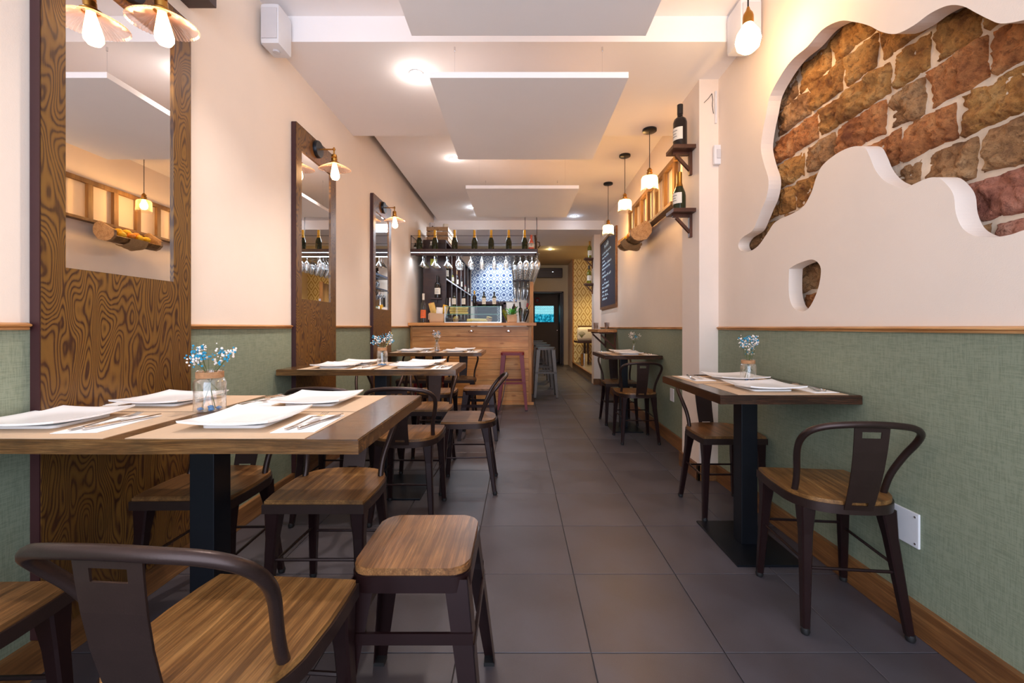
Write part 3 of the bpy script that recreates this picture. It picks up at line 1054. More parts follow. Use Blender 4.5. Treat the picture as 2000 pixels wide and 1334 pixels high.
def bottle(name, lab, loc, h=0.3, r=0.038, style='bordeaux', glass='bottle_black', cap='black_plastic', lbl='label', group=None, tilt=None, rz=0.0, lh=0.28):
    t = thing(name, lab, 'bottle', loc, rz, group)
    if style == 'champagne':
        prof = [(r * 0.8, 0), (r, 0.012 * h), (r, 0.36 * h), (r * 0.92, 0.46 * h), (r * 0.55, 0.62 * h), (r * 0.36, 0.74 * h), (r * 0.34, 0.97 * h), (r * 0.36, h)]
        c0 = 0.62
    elif style == 'square':
        prof = [(r * 0.95, 0), (r, 0.01 * h), (r, 0.64 * h), (r * 0.8, 0.70 * h), (r * 0.42, 0.75 * h), (r * 0.38, h)]
        c0 = 0.78
    else:
        prof = [(r * 0.85, 0), (r, 0.015 * h), (r, 0.58 * h), (r * 0.86, 0.66 * h), (r * 0.4, 0.72 * h), (r * 0.36, 0.97 * h), (r * 0.38, h)]
        c0 = 0.78
    G().lathe(prof, n=18).out('body', glass, t, smooth=True)
    rr = r * (0.40 if style != 'champagne' else 0.42)
    if cap:
        if style == 'champagne':
            G().lathe([(r * 0.58, c0 * h), (r * 0.42, 0.72 * h), (rr, 0.8 * h), (rr, 1.0 * h), (rr * 0.7, 1.012 * h), (0, 1.014 * h)], n=16, cap=False).out('foil', cap, t, smooth=True)
        else:
            G().lathe([(rr + 0.0006, c0 * h), (rr + 0.001, 1.0 * h), (0, 1.004 * h)], n=14, cap=False).out('capsule', cap, t, smooth=True)
    if lbl:
        g = G()
        n = 10
        a0, a1 = math.radians(-160), math.radians(-20)
        z0, z1 = 0.16 * h, (0.16 + lh) * h
        q = [(math.cos(a0 + (a1 - a0) * i / n) * (r + 0.0012), math.sin(a0 + (a1 - a0) * i / n) * (r + 0.0012)) for i in range(n + 1)]
        for (xa, ya), (xb, yb) in zip(q, q[1:]):
            vs = [g.bm.verts.new(p) for p in ((xa, ya, z0), (xb, yb, z0), (xb, yb, z1), (xa, ya, z1))]
            g.bm.faces.new(vs)
        lo = g.out('label', lbl, t, smooth=True)
        ink = G()
        for zz, ww in ((z1 - 0.25 * (z1 - z0), 0.45), (z1 - 0.5 * (z1 - z0), 0.3), (z1 - 0.72 * (z1 - z0), 0.4)):
            aa = [math.radians(-90 + s * 60 * ww) for s in (-1, -0.5, 0, 0.5, 1)]
            for a, b in zip(aa, aa[1:]):
                rr2 = r + 0.002
                vs = [ink.bm.verts.new(p) for p in ((rr2 * math.cos(a), rr2 * math.sin(a), zz - 0.002), (rr2 * math.cos(b), rr2 * math.sin(b), zz - 0.002), (rr2 * math.cos(b), rr2 * math.sin(b), zz + 0.002), (rr2 * math.cos(a), rr2 * math.sin(a), zz + 0.002))]
                ink.bm.faces.new(vs)
        ink.out('print', 'label_ink', lo)
    if tilt:
        t.rotation_euler = tilt
    return t


bottle('wine_bottle', 'tall dark wine bottle with white label on the upper pillar shelf', (1.21, 3.13, 2.43), 0.325, 0.05, rz=math.radians(-70))
bottle('wine_bottle', 'dark sloping bottle with white label on the lower pillar shelf', (1.205, 3.13, 1.965), 0.285, 0.046, 'champagne', 'bottle_green', 'brass', rz=math.radians(-70))
bottle('wine_bottle', 'olive bottle on the upper far pillar shelf', (1.385, 8.12, 2.43), 0.33, 0.04, glass='bottle_olive', cap='brass')
bottle('wine_bottle', 'olive bottle with dark cap on the lower far pillar shelf', (1.375, 8.12, 1.94), 0.35, 0.042, glass='bottle_olive')

# ladder on the wall
t = thing('wall_ladder', 'rustic wooden ladder rack fixed sideways along the right wall', 'wall rack', along(1.2, 0, 2.4))
ang = math.atan2(dirn.x, dirn.y)
t.rotation_euler = (0, 0, -ang)
G().box(-0.06, -0.02, -0.82, 0.98, 0.17, 0.215, 0.004).out('rail', 'ladder_wood', t)
G().box(-0.10, -0.02, -0.82, 0.98, -0.225, -0.195, 0.004).out('rail', 'ladder_wood', t)
for k in range(7):
    yy = -0.78 + k * 0.285
    G().box(-0.055, -0.02, yy, yy + 0.055, -0.2, 0.18, 0.004).out('rung', 'ladder_wood', t)
# trough with lemons and burlap
TR = (1.315, 4.62, 2.02)
t = thing('dough_trough', 'old grey wooden trough mounted under the ladder, holding fruit', 'trough', TR)
TT = Matrix.Translation(TR) @ Matrix.Rotation(math.radians(-32), 4, 'Y')
t.rotation_euler = (0, math.radians(-32), 0)
g = G()
prof = [(0.115 * math.cos(a), 0.115 * math.sin(a)) for a in [math.radians(x) for x in range(180, 361, 15)]]
inner = [(x * 0.84, y * 0.84) for x, y in prof]
for y0, y1 in ((-0.27, 0.27),):
    ring0 = [g.bm.verts.new((x, y0, z + 0.1)) for x, z in prof + inner[::-1]]
    ring1 = [g.bm.verts.new((x, y1, z + 0.1)) for x, z in prof + inner[::-1]]
    n = len(ring0)
    for i in range(n):
        g.bm.faces.new((ring0[i], ring0[(i + 1) % n], ring1[(i + 1) % n], ring1[i]))
    g.bm.faces.new(ring0)
    g.bm.faces.new(ring1)
g.out('bowl', 'ladder_wood', t)
for y0 in (-0.30, 0.27):
    pts = [(-0.118, 0.1), (-0.11, 0.05), (-0.08, 0.01), (0, -0.02), (0.08, 0.01), (0.11, 0.05), (0.118, 0.1), (0.09, 0.15), (-0.09, 0.15)]
    G().hexa([(x, y0, z) for x, z in pts], [(x, y0 + 0.03, z) for x, z in pts]).out('end_board', 'crate_wood', t)
g = G()
N1, N2 = 14, 12
gr = []
for i in range(N1 + 1):
    row_ = []
    for j in range(N2 + 1):
        u, v = i / N1, j / N2
        a = math.radians(172 + 100 * v)
        rr = 0.124 + 0.012 * noise.noise(Vector((u * 5, v * 4, 1)))
        row_.append(g.bm.verts.new((rr * math.cos(a) * 1.02, -0.13 + 0.22 * u + 0.02 * math.sin(v * 5), 0.1 + rr * math.sin(a) - (0.05 * u * v))))
    gr.append(row_)
for i in range(N1):
    for j in range(N2):
        g.bm.faces.new((gr[i][j], gr[i + 1][j], gr[i + 1][j + 1], gr[i][j + 1]))
bo = g.out('burlap_cloth', 'burlap', smooth='all', loc=TR)
bo.rotation_euler = (0, math.radians(-32), 0)
tag(bo, 'burlap cloth draped over the rim of the wall trough', 'cloth')
for i, (a, b, c, m) in enumerate([(-0.05, -0.15, 0.105, 'lemon'), (0.03, -0.12, 0.105, 'lemon'), (-0.04, -0.04, 0.115, 'orange'), (0.04, -0.02, 0.11, 'lemon'), (-0.045, 0.06, 0.11, 'lemon'), (0.03, 0.09, 0.105, 'orange'), (-0.03, 0.16, 0.105, 'lemon')]):
    o = G().ball((0, 0, 0), 0.036, 2, (1, 1.2, 1)).ball((0, 0.04, 0), 0.01, 1).out('citrus_fruit', m, smooth='all', loc=tuple(TT @ Vector((a, b, c - 0.005))))
    o.rotation_euler = (0, 0, i * 1.3)
    tag(o, 'yellow lemon in the wall trough' if m == 'lemon' else 'orange in the wall trough', 'fruit', 'lemons in the trough' if m == 'lemon' else 'oranges in the trough')

# chalkboard
CBm = (6.43 + 7.88) / 2
s0 = (6.43 - 3.31) / dirn.y
s1 = (7.88 - 3.31) / dirn.y
t = thing('chalkboard', 'tall wood framed chalkboard with handwritten list on the right wall', 'chalkboard', along((s0 + s1) / 2, 0.0, 2.04))
t.rotation_euler = (0, 0, -ang)
hw, hh = (s1 - s0) / 2, 0.62
G().box(-0.02, -0.004, -hw + 0.03, hw - 0.03, -hh + 0.03, hh - 0.03).out('slate_panel', 'slate', t)
for (a, b, c, d) in ((-hw, -hw + 0.04, -hh, hh), (hw - 0.04, hw, -hh, hh)):
    G().box(-0.032, 0, a, b, c, d, 0.003).out('frame_rail', 'base', t)
for (c, d) in ((-hh, -hh + 0.04), (hh - 0.04, hh)):
    G().box(-0.032, 0, -hw + 0.04, hw - 0.04, c, d, 0.003).out('frame_rail', 'base', t)
g = G()
rr = random.Random(3)


def scribble(g, y0, y1, z, h):
    # cursive chalk strokes running along the board (reading from far to near)
    y = y1
    pts = []
    k = 0
    while y > y0:
        pts.append((-0.0225, y, z + h * rr.uniform(0.1, 1.0) * (1 if k % 2 else -0.2)))
        y -= rr.uniform(0.012, 0.022)
        k += 1
        if rr.random() < 0.12 and len(pts) > 3:
            g.tube(pts, 0.0035, 4)
            pts = []
            y -= 0.03
    if len(pts) > 2:
        g.tube(pts, 0.0035, 4)


scribble(g, -0.08, 0.30, 0.47, 0.065)
g.box(-0.0225, -0.021, -0.08, 0.30, 0.445, 0.45)
zz = 0.36
for n_, (a, b) in enumerate([(-0.30, 0.52), (-0.15, 0.52), (0.25, 0.52), (-0.34, 0.52), (-0.26, 0.52), (0.2, 0.52), (-0.3, 0.52), (0.16, 0.28), (-0.12, 0.52), (-0.16, 0.52), (0.0, 0.52), (-0.08, 0.52), (0.06, 0.52)]):
    scribble(g, a, b, zz, 0.034)
    zz -= 0.068
g.out('chalk_writing', 'chalk', t)

# ledge shelf with tumblers, far right
t = thing('wall_ledge', 'wooden wall ledge on a triangular bracket beneath the chalkboard', 'shelf', (1.53, 6.95, 1.06))
G().box(-0.30, 0.0, -0.5, 0.45, -0.045, 0, 0.004).out('ledge_board', 'pine_y', t)
for yy in (-0.42, 0.3):
    G().box(-0.03, -0.005, yy, yy + 0.03, -0.32, -0.045).box(-0.26, -0.03, yy, yy + 0.03, -0.07, -0.045).hexa(
        [(-0.03, yy, -0.30), (-0.03, yy + 0.03, -0.30), (-0.03, yy + 0.03, -0.26), (-0.03, yy, -0.26)],
        [(-0.24, yy, -0.10), (-0.24, yy + 0.03, -0.10), (-0.24, yy + 0.03, -0.065), (-0.24, yy, -0.065)]).out('bracket', 'shelf_wood', t)
for (px_, yy, lab) in ((1164, 7.1, 'smoked glass tumbler on the wall ledge, the left one'), (1185.5, 6.75, 'brownish glass tumbler on the wall ledge, the right one')):
    o = G().lathe([(0, 0.008), (0.028, 0.008), (0.04, 0.11), (0.043, 0.11), (0.033, 0.0), (0, 0)], n=20).out('tumbler', 'smoked', smooth=True, loc=((px_ - VX) / F * yy, yy, 1.06))
    tag(o, lab, 'glass')

# ================================================================== CHAIRS AND STOOLS


def seat_outline(w=0.186, yf=0.18, yb=-0.185, inset=0.0):
    w -= inset
    yf -= inset
    yb += inset
    pts = [(-w * 0.97, yf), (w * 0.97, yf)]
    pts += [(w, yf - 0.06), (w * 1.02, yf - 0.14)]
    for i in range(1, 26):
        a = math.radians(-8 - 164 * i / 26)
        e = 0.72
        c, s = math.cos(a), math.sin(a)
        x = w * 1.02 * math.copysign(abs(c) ** e, c)
        y = (yf - 0.16) + (yf - 0.16 - yb) * math.copysign(abs(s) ** e, s)
        pts.append((x, y))
    pts += [(-w * 1.02, yf - 0.14), (-w, yf - 0.06)]
    return pts


def make_chair(seatm):
    t = thing('metal_chair', 'x', 'chair')
    Z = 0.48
    G().prism(seat_outline(inset=0.006)[::-1], Z - 0.016, Z, 0.003).out('seat', seatm, t, smooth=True)
    G().prism(seat_outline(), Z - 0.046, Z - 0.014).out('seat_rim', 'bronze', t, smooth=True)
    for sx in (-1, 1):
        for sy in (-1, 1):
            tx, ty = (0.152 if sy > 0 else 0.136) * sx, (0.145 if sy > 0 else -0.112)
            bx, by = 0.172 * sx, (0.172 if sy > 0 else -0.178)
            g = G()
            for (z0, w0, z1, w1, f0, f1) in ((0.02, 0.013, 0.34, 0.019, 0.02, 0.34), (0.34, 0.019, 0.435, 0.026, 0.34, 0.435)):
                def c(z):
                    k = z / 0.435
                    return bx + (tx - bx) * k, by + (ty - by) * k
                (cx0, cy0), (cx1, cy1) = c(z0), c(z1)
                g.hexa([(cx0 - w0, cy0 - w0, z0), (cx0 + w0, cy0 - w0, z0), (cx0 + w0, cy0 + w0, z0), (cx0 - w0, cy0 + w0, z0)],
                       [(cx1 - w1, cy1 - w1, z1), (cx1 + w1, cy1 - w1, z1), (cx1 + w1, cy1 + w1, z1), (cx1 - w1, cy1 + w1, z1)])
            bmesh.ops.bevel(g.bm, geom=[e for e in g.bm.edges if abs((e.verts[0].co - e.verts[1].co).normalized().z) > 0.9], offset=0.005, segments=1, affect='EDGES')
            lg = g.out('leg', 'bronze_b', t)
            G().lathe([(0.0, 0.0), (0.013, 0.002), (0.016, 0.012), (0.013, 0.024), (0, 0.026)], (bx, by, 0), 12).out('foot_cap', 'rubber', lg, smooth=True)

    def at(z, sx, sy):
        k = z / 0.435
        ty, by = (0.145, 0.172) if sy > 0 else (-0.112, -0.178)
        return (sx * (0.172 + ((0.152 if sy > 0 else 0.136) - 0.172) * k), by + (ty - by) * k, z)
    for z, a, b in ((0.26, (-1, 1), (1, 1)), (0.22, (-1, -1), (1, -1)), (0.24, (-1, -1), (-1, 1)), (0.24, (1, -1), (1, 1))):
        G().tube([at(z, *a), at(z, *b)], 0.0055, 6).out('stretcher', 'bronze_b', t, smooth=True)
    pts = [(-0.158, -0.07, 0.455), (-0.156, -0.085, 0.50), (-0.162, -0.105, 0.56), (-0.18, -0.14, 0.635), (-0.190, -0.178, 0.69), (-0.18, -0.212, 0.73), (-0.142, -0.236, 0.754), (-0.08, -0.251, 0.765), (0, -0.256, 0.769)]
    full = pts + [(-x, y, z) for x, y, z in pts[:-1][::-1]]
    G().tube(catmull(full, 4, False), 0.0115, 10).out('back_hoop', 'bronze', t, smooth='all')
    # centre splat with slot
    g = G()

    def sp(xf, k, off):
        z = 0.45 + (0.764 - 0.45) * k
        y = -0.183 - 0.068 * k - 0.012 * math.sin(k * math.pi)
        return (xf * (0.047 + 0.009 * k), y + off, z)
    ks = [0, 0.06, 0.10, 0.3, 0.5, 0.7, 0.86, 0.93, 1.0]
    xf = [-1, -0.55, 0.55, 1]
    th = 0.0018
    vf = [[g.bm.verts.new(sp(x, k, -th)) for x in xf] for k in ks]
    vb = [[g.bm.verts.new(sp(x, k, th)) for x in xf] for k in ks]
    hole = {(1, 1), (6, 1)}
    hole = {(1, 1), (6, 1)}
    cells = {(i, j) for i in range(len(ks) - 1) for j in range(3)} - {(1, 1), (6, 1)}
    for (i, j) in cells:
        g.bm.faces.new((vf[i][j], vf[i][j + 1], vf[i + 1][j + 1], vf[i + 1][j]))
        g.bm.faces.new((vb[i][j], vb[i + 1][j], vb[i + 1][j + 1], vb[i][j + 1]))
        for (di, dj, a, b) in ((-1, 0, (i, j), (i, j + 1)), (1, 0, (i + 1, j), (i + 1, j + 1)), (0, -1, (i, j), (i + 1, j)), (0, 1, (i, j + 1), (i + 1, j + 1))):
            if (i + di, j + dj) not in cells:
                try:
                    g.bm.faces.new((vf[a[0]][a[1]], vf[b[0]][b[1]], vb[b[0]][b[1]], vb[a[0]][a[1]]))
                except ValueError:
                    pass
    g.out('splat', 'bronze', t)
    q = Matrix.Rotation(math.radians(62), 4, 'Z') @ Matrix.Rotation(math.pi / 2, 4, 'X')
    G().lathe([(0.0, 0.003), (0.013, 0.003), (0.015, 0.0)], (-0.128, -0.118, 0.448), 16, mtx=Matrix.Rotation(math.radians(-42), 4, 'Z') @ Matrix.Rotation(math.pi / 2, 4, 'X') @ Matrix.Diagonal((1.3, 0.75, 1, 1))).out('badge', 'chrome', t, smooth=True)
    return t


CA, CB = make_chair('seat'), make_chair('seat_b')
chairs = [  # x, y, facing angle, label, proto
    (-0.583, 0.862, -4, 'bronze metal chair with wood seat, nearest, its back to the camera', 0),
    (-1.25, 0.84, 2, 'metal chair with wood seat cut off by the left picture edge', 1),
    (-0.727, 1.66, 180, 'metal chair on the far side of the nearest table, seat with dark knot', 0),
    (-1.225, 1.69, 181, 'metal chair on the far side of the nearest table, against the grained board', 1),
    (-0.64, 2.47, -1, 'metal chair at the middle left table, aisle side, its hoop back toward the camera', 1),
    (-1.07, 2.47, 0, 'metal chair at the middle left table, wall side, its hoop back toward the camera', 0),
    (-0.335, 2.90, 92, 'metal chair side on in the aisle at the end of the middle left table', 1),
    (-0.70, 3.29, 180, 'metal chair on the far side of the middle left table, aisle side', 0),
    (-1.15, 3.30, 180, 'metal chair on the far side of the middle left table, wall side', 1),
    (-0.79, 4.08, 0, 'metal chair on the near side of the table next to the bar, aisle side', 0),
    (-1.22, 4.05, 0, 'metal chair on the near side of the table next to the bar, wall side', 1),
    (-0.70, 5.12, 180, 'metal chair between the farthest left table and the bar, aisle side', 0),
    (-1.26, 5.10, 180, 'metal chair between the farthest left table and the bar, wall side', 1),
    (1.215, 1.655, -6, 'large metal chair at right with its back to the camera by the green wall', 0),
    (1.222, 2.53, 180, 'metal chair on the far side of the near right table', 1),
    (1.14, 4.07, 0, 'metal chair on the near side of the far right table', 0),
    (1.15, 4.82, 180, 'metal chair on the far side of the far right table', 1)]
used = [False, False]
for x, y, a, lab, pr in chairs:
    src = (CA, CB)[pr]
    if not used[pr]:
        used[pr] = True
        c = src
        c.location = (x, y, 0)
        c.rotation_euler = (0, 0, math.radians(a))
        c['label'] = lab
        c['group'] = 'metal chairs with hoop backs'
    else:
        dup(src, lab, (x, y, 0), math.radians(a), 'metal chairs with hoop backs')


def rrect(w, d, r, n=5):
    pts = []
    for cx, cy, a0 in ((w - r, d - r, 0), (-w + r, d - r, 90), (-w + r, -d + r, 180), (w - r, -d + r, 270)):
        for i in range(n + 1):
            a = math.radians(a0 + 90 * i / n)
            pts.append((cx + r * math.cos(a), cy + r * math.sin(a)))
    return pts


def channel_leg(g, bx, by, tx, ty, z1, wb, wt, sx, sy, th=0.003):
    # an L-shaped folded sheet leg open to the inside
    for (ux, uy) in ((1, 0), (0, 1)):
        if ux:
            b = [(bx, by, 0.01), (bx - sx * wb, by, 0.01), (bx - sx * wb, by - sy * th, 0.01), (bx, by - sy * th, 0.01)]
            t_ = [(tx, ty, z1), (tx - sx * wt, ty, z1), (tx - sx * wt, ty - sy * th, z1), (tx, ty - sy * th, z1)]
        else:
            b = [(bx, by, 0.01), (bx, by - sy * wb, 0.01), (bx - sx * th, by - sy * wb, 0.01), (bx - sx * th, by, 0.01)]
            t_ = [(tx, ty, z1), (tx, ty - sy * wt, z1), (tx - sx * th, ty - sy * wt, z1), (tx - sx * th, ty, z1)]
        g.hexa(b, t_)


def make_stool(H, half, foot, metal, seatm, zb, cat='stool', name='metal_stool'):
    t = thing(name, 'x', cat)
    if seatm:
        G().prism(rrect(half - 0.004, half - 0.004, 0.045), H - 0.02, H, 0.004).out('seat', seatm, t, smooth=True)
        G().prism(rrect(half, half, 0.048), H - 0.06, H - 0.018, 0.003).out('seat_rim', metal, t, smooth=True)
        zt = H - 0.03
    else:
        G().prism(rrect(half, half, 0.03), H - 0.034, H, 0.005).out('seat', metal, t, smooth=True)
        zt = H - 0.02
    for sx in (-1, 1):
        for sy in (-1, 1):
            g = G()
            channel_leg(g, foot * sx, foot * sy, (half - 0.006) * sx, (half - 0.006) * sy, zt, 0.034, 0.06, sx, sy)
            lg = g.out('leg', metal, t)
            G().box(foot * sx - (0.034 if sx > 0 else 0), foot * sx + (0.034 if sx < 0 else 0), foot * sy - (0.034 if sy > 0 else 0), foot * sy + (0.034 if sy < 0 else 0), 0, 0.012).out('foot_cap', 'rubber', lg)
    k = zb / zt
    q = foot + (half - foot) * k - 0.006
    for (a, b) in (((-q, -q), (q, -q)), ((-q, q), (q, q)), ((-q, -q), (-q, q)), ((q, -q), (q, q))):
        x0, x1 = sorted((a[0], b[0]))
        y0, y1 = sorted((a[1], b[1]))
        hz = 0.014
        if x0 == x1:
            G().box(x0 - 0.004, x0 + 0.004, y0, y1, zb - hz, zb + hz).out('crossbar', metal, t)
        else:
            G().box(x0, x1, y0 - 0.004, y0 + 0.004, zb - hz + 0.03, zb + hz + 0.03).out('crossbar', metal, t)
    return t


s = make_stool(0.495, 0.152, 0.195, 'bronze_b', 'stool_seat', 0.30)
s.location = (-0.272, 1.19, 0)
s['label'] = 'low backless stool with worn wood seat in the foreground aisle'
s['group'] = 'low stools'
dup(s, 'low dark backless stool at the end of the table next to the bar', (-0.39, 4.22, 0), 0, 'low stools')
s = make_stool(0.757, 0.155, 0.2, 'red_metal', None, 0.33, name='bar_stool')
s.location = (-0.075, 5.66, 0)
s['label'] = 'burgundy metal bar stool in front of the wooden bar, right end'
dup(s, 'burgundy metal bar stool mostly hidden behind the farthest left table', (-1.2, 5.70, 0))
s = make_stool(0.777, 0.15, 0.19, 'grey_metal', None, 0.36, name='bar_stool')
s.location = (0.43, 6.62, 0)
s['label'] = 'raw steel bar stool, nearest of the row right of the bar'
s['group'] = 'steel bar stools'
for i, (yy, lab) in enumerate([(7.55, 'raw steel bar stool, second of the row right of the bar'), (8.5, 'raw steel bar stool, third of the row right of the bar'), (9.7, 'raw steel bar stool, farthest of the row right of the bar')]):
    dup(s, lab, (0.43, yy, 0), 0, 'steel bar stools')

# ================================================================== TABLES


def table(lab, x0, x1, y0, y1, z, post, plate, mat, th=0.038):
    cx, cy = post
    t = thing('pedestal_table', lab, 'table', (cx, cy, 0), group='pedestal tables')
    g = G()
    # slightly wavy live edge
    n = 14
    pts = []
    for i in range(n + 1):
        u = i / n
        pts.append((x0 + (x1 - x0) * u - cx, y0 - cy + 0.003 * math.sin(u * 11)))
    for i in range(n + 1):
        u = 1 - i / n
        pts.append((x0 + (x1 - x0) * u - cx, y1 - cy + 0.003 * math.sin(u * 7)))
    g.prism(pts, z - th, z, 0.003)
    g.out('tabletop', mat, t)
    G().box(-0.04, 0.04, -0.04, 0.04, 0.01, z - th - 0.006, 0.003).out('post', 'black_metal', t)
    G().box(-0.16, 0.16, -0.16, 0.16, z - th - 0.008, z - th).out('mount_plate', 'black_metal', t)
    a, b = plate
    G().box(-a, a, -b, b, 0, 0.01, 0.002).out('base_plate', 'black_metal', t)
    return t


table('long varnished wooden pedestal table, nearest at left', -1.515, -0.405, 1.065, 1.755, 0.81, (-1.035, 1.41), (0.2, 0.21), 'table')
table('long varnished wooden pedestal table, middle at left', -1.515, -0.39, 2.62, 3.14, 0.83, (-0.93, 2.87), (0.31, 0.22), 'table')
table('long varnished wooden pedestal table, farthest left before the bar', -1.515, -0.407, 4.64, 5.32, 0.81, (-0.95, 4.98), (0.2, 0.21), 'table')
table('dark varnished small pedestal table, near at right', 0.84, 1.428, 1.74, 2.437, 0.812, (1.155, 2.13), (0.155, 0.22), 'table_dark')
table('dark varnished small pedestal table, far at right', 0.87, 1.45, 4.2, 4.9, 0.81, (1.145, 4.56), (0.155, 0.22), 'table_dark')


# plate, fork, knife, napkin, mat
def make_plate():
    g = G()
    n = 16
    H = 0.125

    def surf(u, v, dz):
        r8 = (abs(u) ** 6 + abs(v) ** 6) ** (1 / 6)
        t = max(0.0, min(1.0, (r8 - 0.55) / 0.45))
        return 0.010 + 0.009 * t * t * (3 - 2 * t) + 0.007 * (u * u * v * v) + dz
    q = [math.sin((2 * i / n - 1) * math.pi / 2) for i in range(n + 1)]
    top = [[g.bm.verts.new((u * H, v * H, surf(u, v, 0.0025))) for v in q] for u in q]
    bot = [[g.bm.verts.new((u * H * 0.99, v * H * 0.99, surf(u, v, -0.003))) for v in q] for u in q]
    for i in range(n):
        for j in range(n):
            g.bm.faces.new((top[i][j], top[i + 1][j], top[i + 1][j + 1], top[i][j + 1]))
            g.bm.faces.new((bot[i][j], bot[i][j + 1], bot[i + 1][j + 1], bot[i + 1][j]))
    for i in range(n):
        for (A, B) in (((i, 0), (i + 1, 0)), ((i, n), (i + 1, n)), ((0, i), (0, i + 1)), ((n, i), (n, i + 1))):
            g.bm.faces.new((top[A[0]][A[1]], top[B[0]][B[1]], bot[B[0]][B[1]], bot[A[0]][A[1]]))
    g.prism(rrect(0.088, 0.088, 0.02), 0.0, 0.0072)
    return g.out('square_plate', 'porcelain', smooth=True)


def make_fork():
    g = G()
    prof = [(0.0, 0.006, 0.004), (0.03, 0.0055, 0.004), (0.08, 0.003, 0.008), (0.12, 0.0035, 0.012), (0.135, 0.009, 0.009), (0.15, 0.011, 0.007)]
    for (a, wa, za), (b, wb, zb) in zip(prof, prof[1:]):
        g.hexa([(-wa, a, za - 0.001), (wa, a, za - 0.001), (wa, a, za + 0.001), (-wa, a, za + 0.001)], [(-wb, b, zb - 0.001), (wb, b, zb - 0.001), (wb, b, zb + 0.001), (-wb, b, zb + 0.001)])
    for k in range(4):
        x = -0.0095 + k * 0.0063
        g.tube([(x, 0.149, 0.007), (x, 0.17, 0.007), (x, 0.193, 0.013)], 0.0012, 5)
    return g.out('fork', 'steel')


def make_knife():
    g = G()
    g.tube([(0, 0, 0.005), (0, 0.004, 0.005), (0, 0.05, 0.005), (0, 0.09, 0.005)], [0.003, 0.0055, 0.0052, 0.004], 8)
    pts = [(-0.004, 0.088), (0.004, 0.088), (0.0085, 0.12), (0.009, 0.17), (0.003, 0.2), (-0.004, 0.207)]
    g.prism(pts, 0.0042, 0.0058)
    return g.out('knife', 'steel', smooth=True)


def make_napkin():
    g = G()
    g.prism([(-0.06, -0.11), (0.055, -0.105), (0.06, 0.11), (-0.055, 0.115)], 0, 0.0015)
    g.prism([(-0.055, -0.105), (0.045, -0.10), (0.05, 0.10), (-0.05, 0.105)], 0.0015, 0.003)
    return g.out('paper_napkin', 'napkin')


def make_mat():
    g = G()
    n = 10
    top, bot = [], []
    for i in range(n + 1):
        u = -0.23 + 0.46 * i / n
        top.append((u, 0.165 + 0.001 * math.sin(i * 2.1)))
        bot.append((u, -0.165 + 0.0015 * math.sin(i * 1.7)))
    g.prism(bot + top[::-1], 0, 0.0012)
    return g.out('paper_placemat', 'kraft')


PR = {'plate': make_plate(), 'fork': make_fork(), 'knife': make_knife(), 'napkin': make_napkin(), 'mat': make_mat()}
PU = {k: False for k in PR}
CATS = {'plate': 'plate', 'fork': 'fork', 'knife': 'knife', 'napkin': 'napkin', 'mat': 'placemat'}
TXT = {'plate': 'square white plate', 'fork': 'steel fork', 'knife': 'steel knife', 'napkin': 'folded white napkin', 'mat': 'brown kraft placemat'}


def put(kind, where, loc, rz):
    if not PU[kind]:
        o = PR[kind]
        PU[kind] = True
    else:
        o = PR[kind].copy()
        COL.objects.link(o)
    o.location = loc
    o.rotation_euler = (0, 0, rz)
    tag(o, TXT[kind] + ' ' + where, CATS[kind], {'plate': 'square plates', 'fork': 'forks', 'knife': 'knives', 'napkin': 'napkins', 'mat': 'kraft placemats'}[kind])


def setting(x, y, z, back, where, matx=None, maty=None, jig=0.0):
    rz = math.pi if back else 0.0
    s = -1 if back else 1
    mx = matx if matx is not None else x + s * 0.04
    my = maty if maty is not None else y
    put('mat', where, (mx, my, z + (0.0 if not back else 0.0002)), 0)
    z += 0.0016
    put('plate', where, (x, y, z), rz + jig)
    put('napkin', where, (x + s * 0.195, y - s * 0.03, z), rz + 0.06)
    put('fork', where, (x + s * 0.175, y - s * 0.125, z + 0.003), rz - 0.12 + jig)
    put('knife', where, (x + s * 0.205, y - s * 0.12, z + 0.003), rz - 0.2 - jig)


setting(-0.805, 1.262, 0.81, False, 'on the nearest left table, front right place', -0.775, 1.235)
setting(-1.385, 1.255, 0.81, False, 'on the nearest left table, front left place', -1.29, 1.235, 0.02)
setting(-0.755, 1.588, 0.81, True, 'on the nearest left table, back right place', -0.775, 1.575, 0.02)
setting(-1.31, 1.59, 0.81, True, 'on the nearest left table, back left place', -1.28, 1.575, -0.03)
setting(-0.69, 2.765, 0.83, False, 'on the middle left table, front right place', -0.67, 2.775)
setting(-1.19, 2.765, 0.83, False, 'on the middle left table, front left place', -1.15, 2.775)
setting(-0.66, 3.0, 0.83, True, 'on the middle left table, back right place', -0.67, 2.985)
setting(-1.14, 3.0, 0.83, True, 'on the middle left table, back left place', -1.15, 2.985)
setting(-0.72, 4.83, 0.81, False, 'on the table next to the bar, front right place', -0.68, 4.81)
setting(-1.24, 4.83, 0.81, False, 'on the table next to the bar, front left place', -1.2, 4.81)
setting(-0.66, 5.14, 0.81, True, 'on the table next to the bar, back right place', -0.68, 5.14)
setting(-1.18, 5.14, 0.81, True, 'on the table next to the bar, back left place', -1.2, 5.14)
setting(1.12, 1.925, 0.812, False, 'on the near right table, front place', 1.15, 1.915, 0.02)
setting(1.17, 2.27, 0.812, True, 'on the near right table, back place', 1.12, 2.26)
setting(1.15, 4.37, 0.81, False, 'on the far right table, front place', 1.18, 4.37)
setting(1.17, 4.72, 0.81, True, 'on the far right table, back place', 1.14, 4.72)


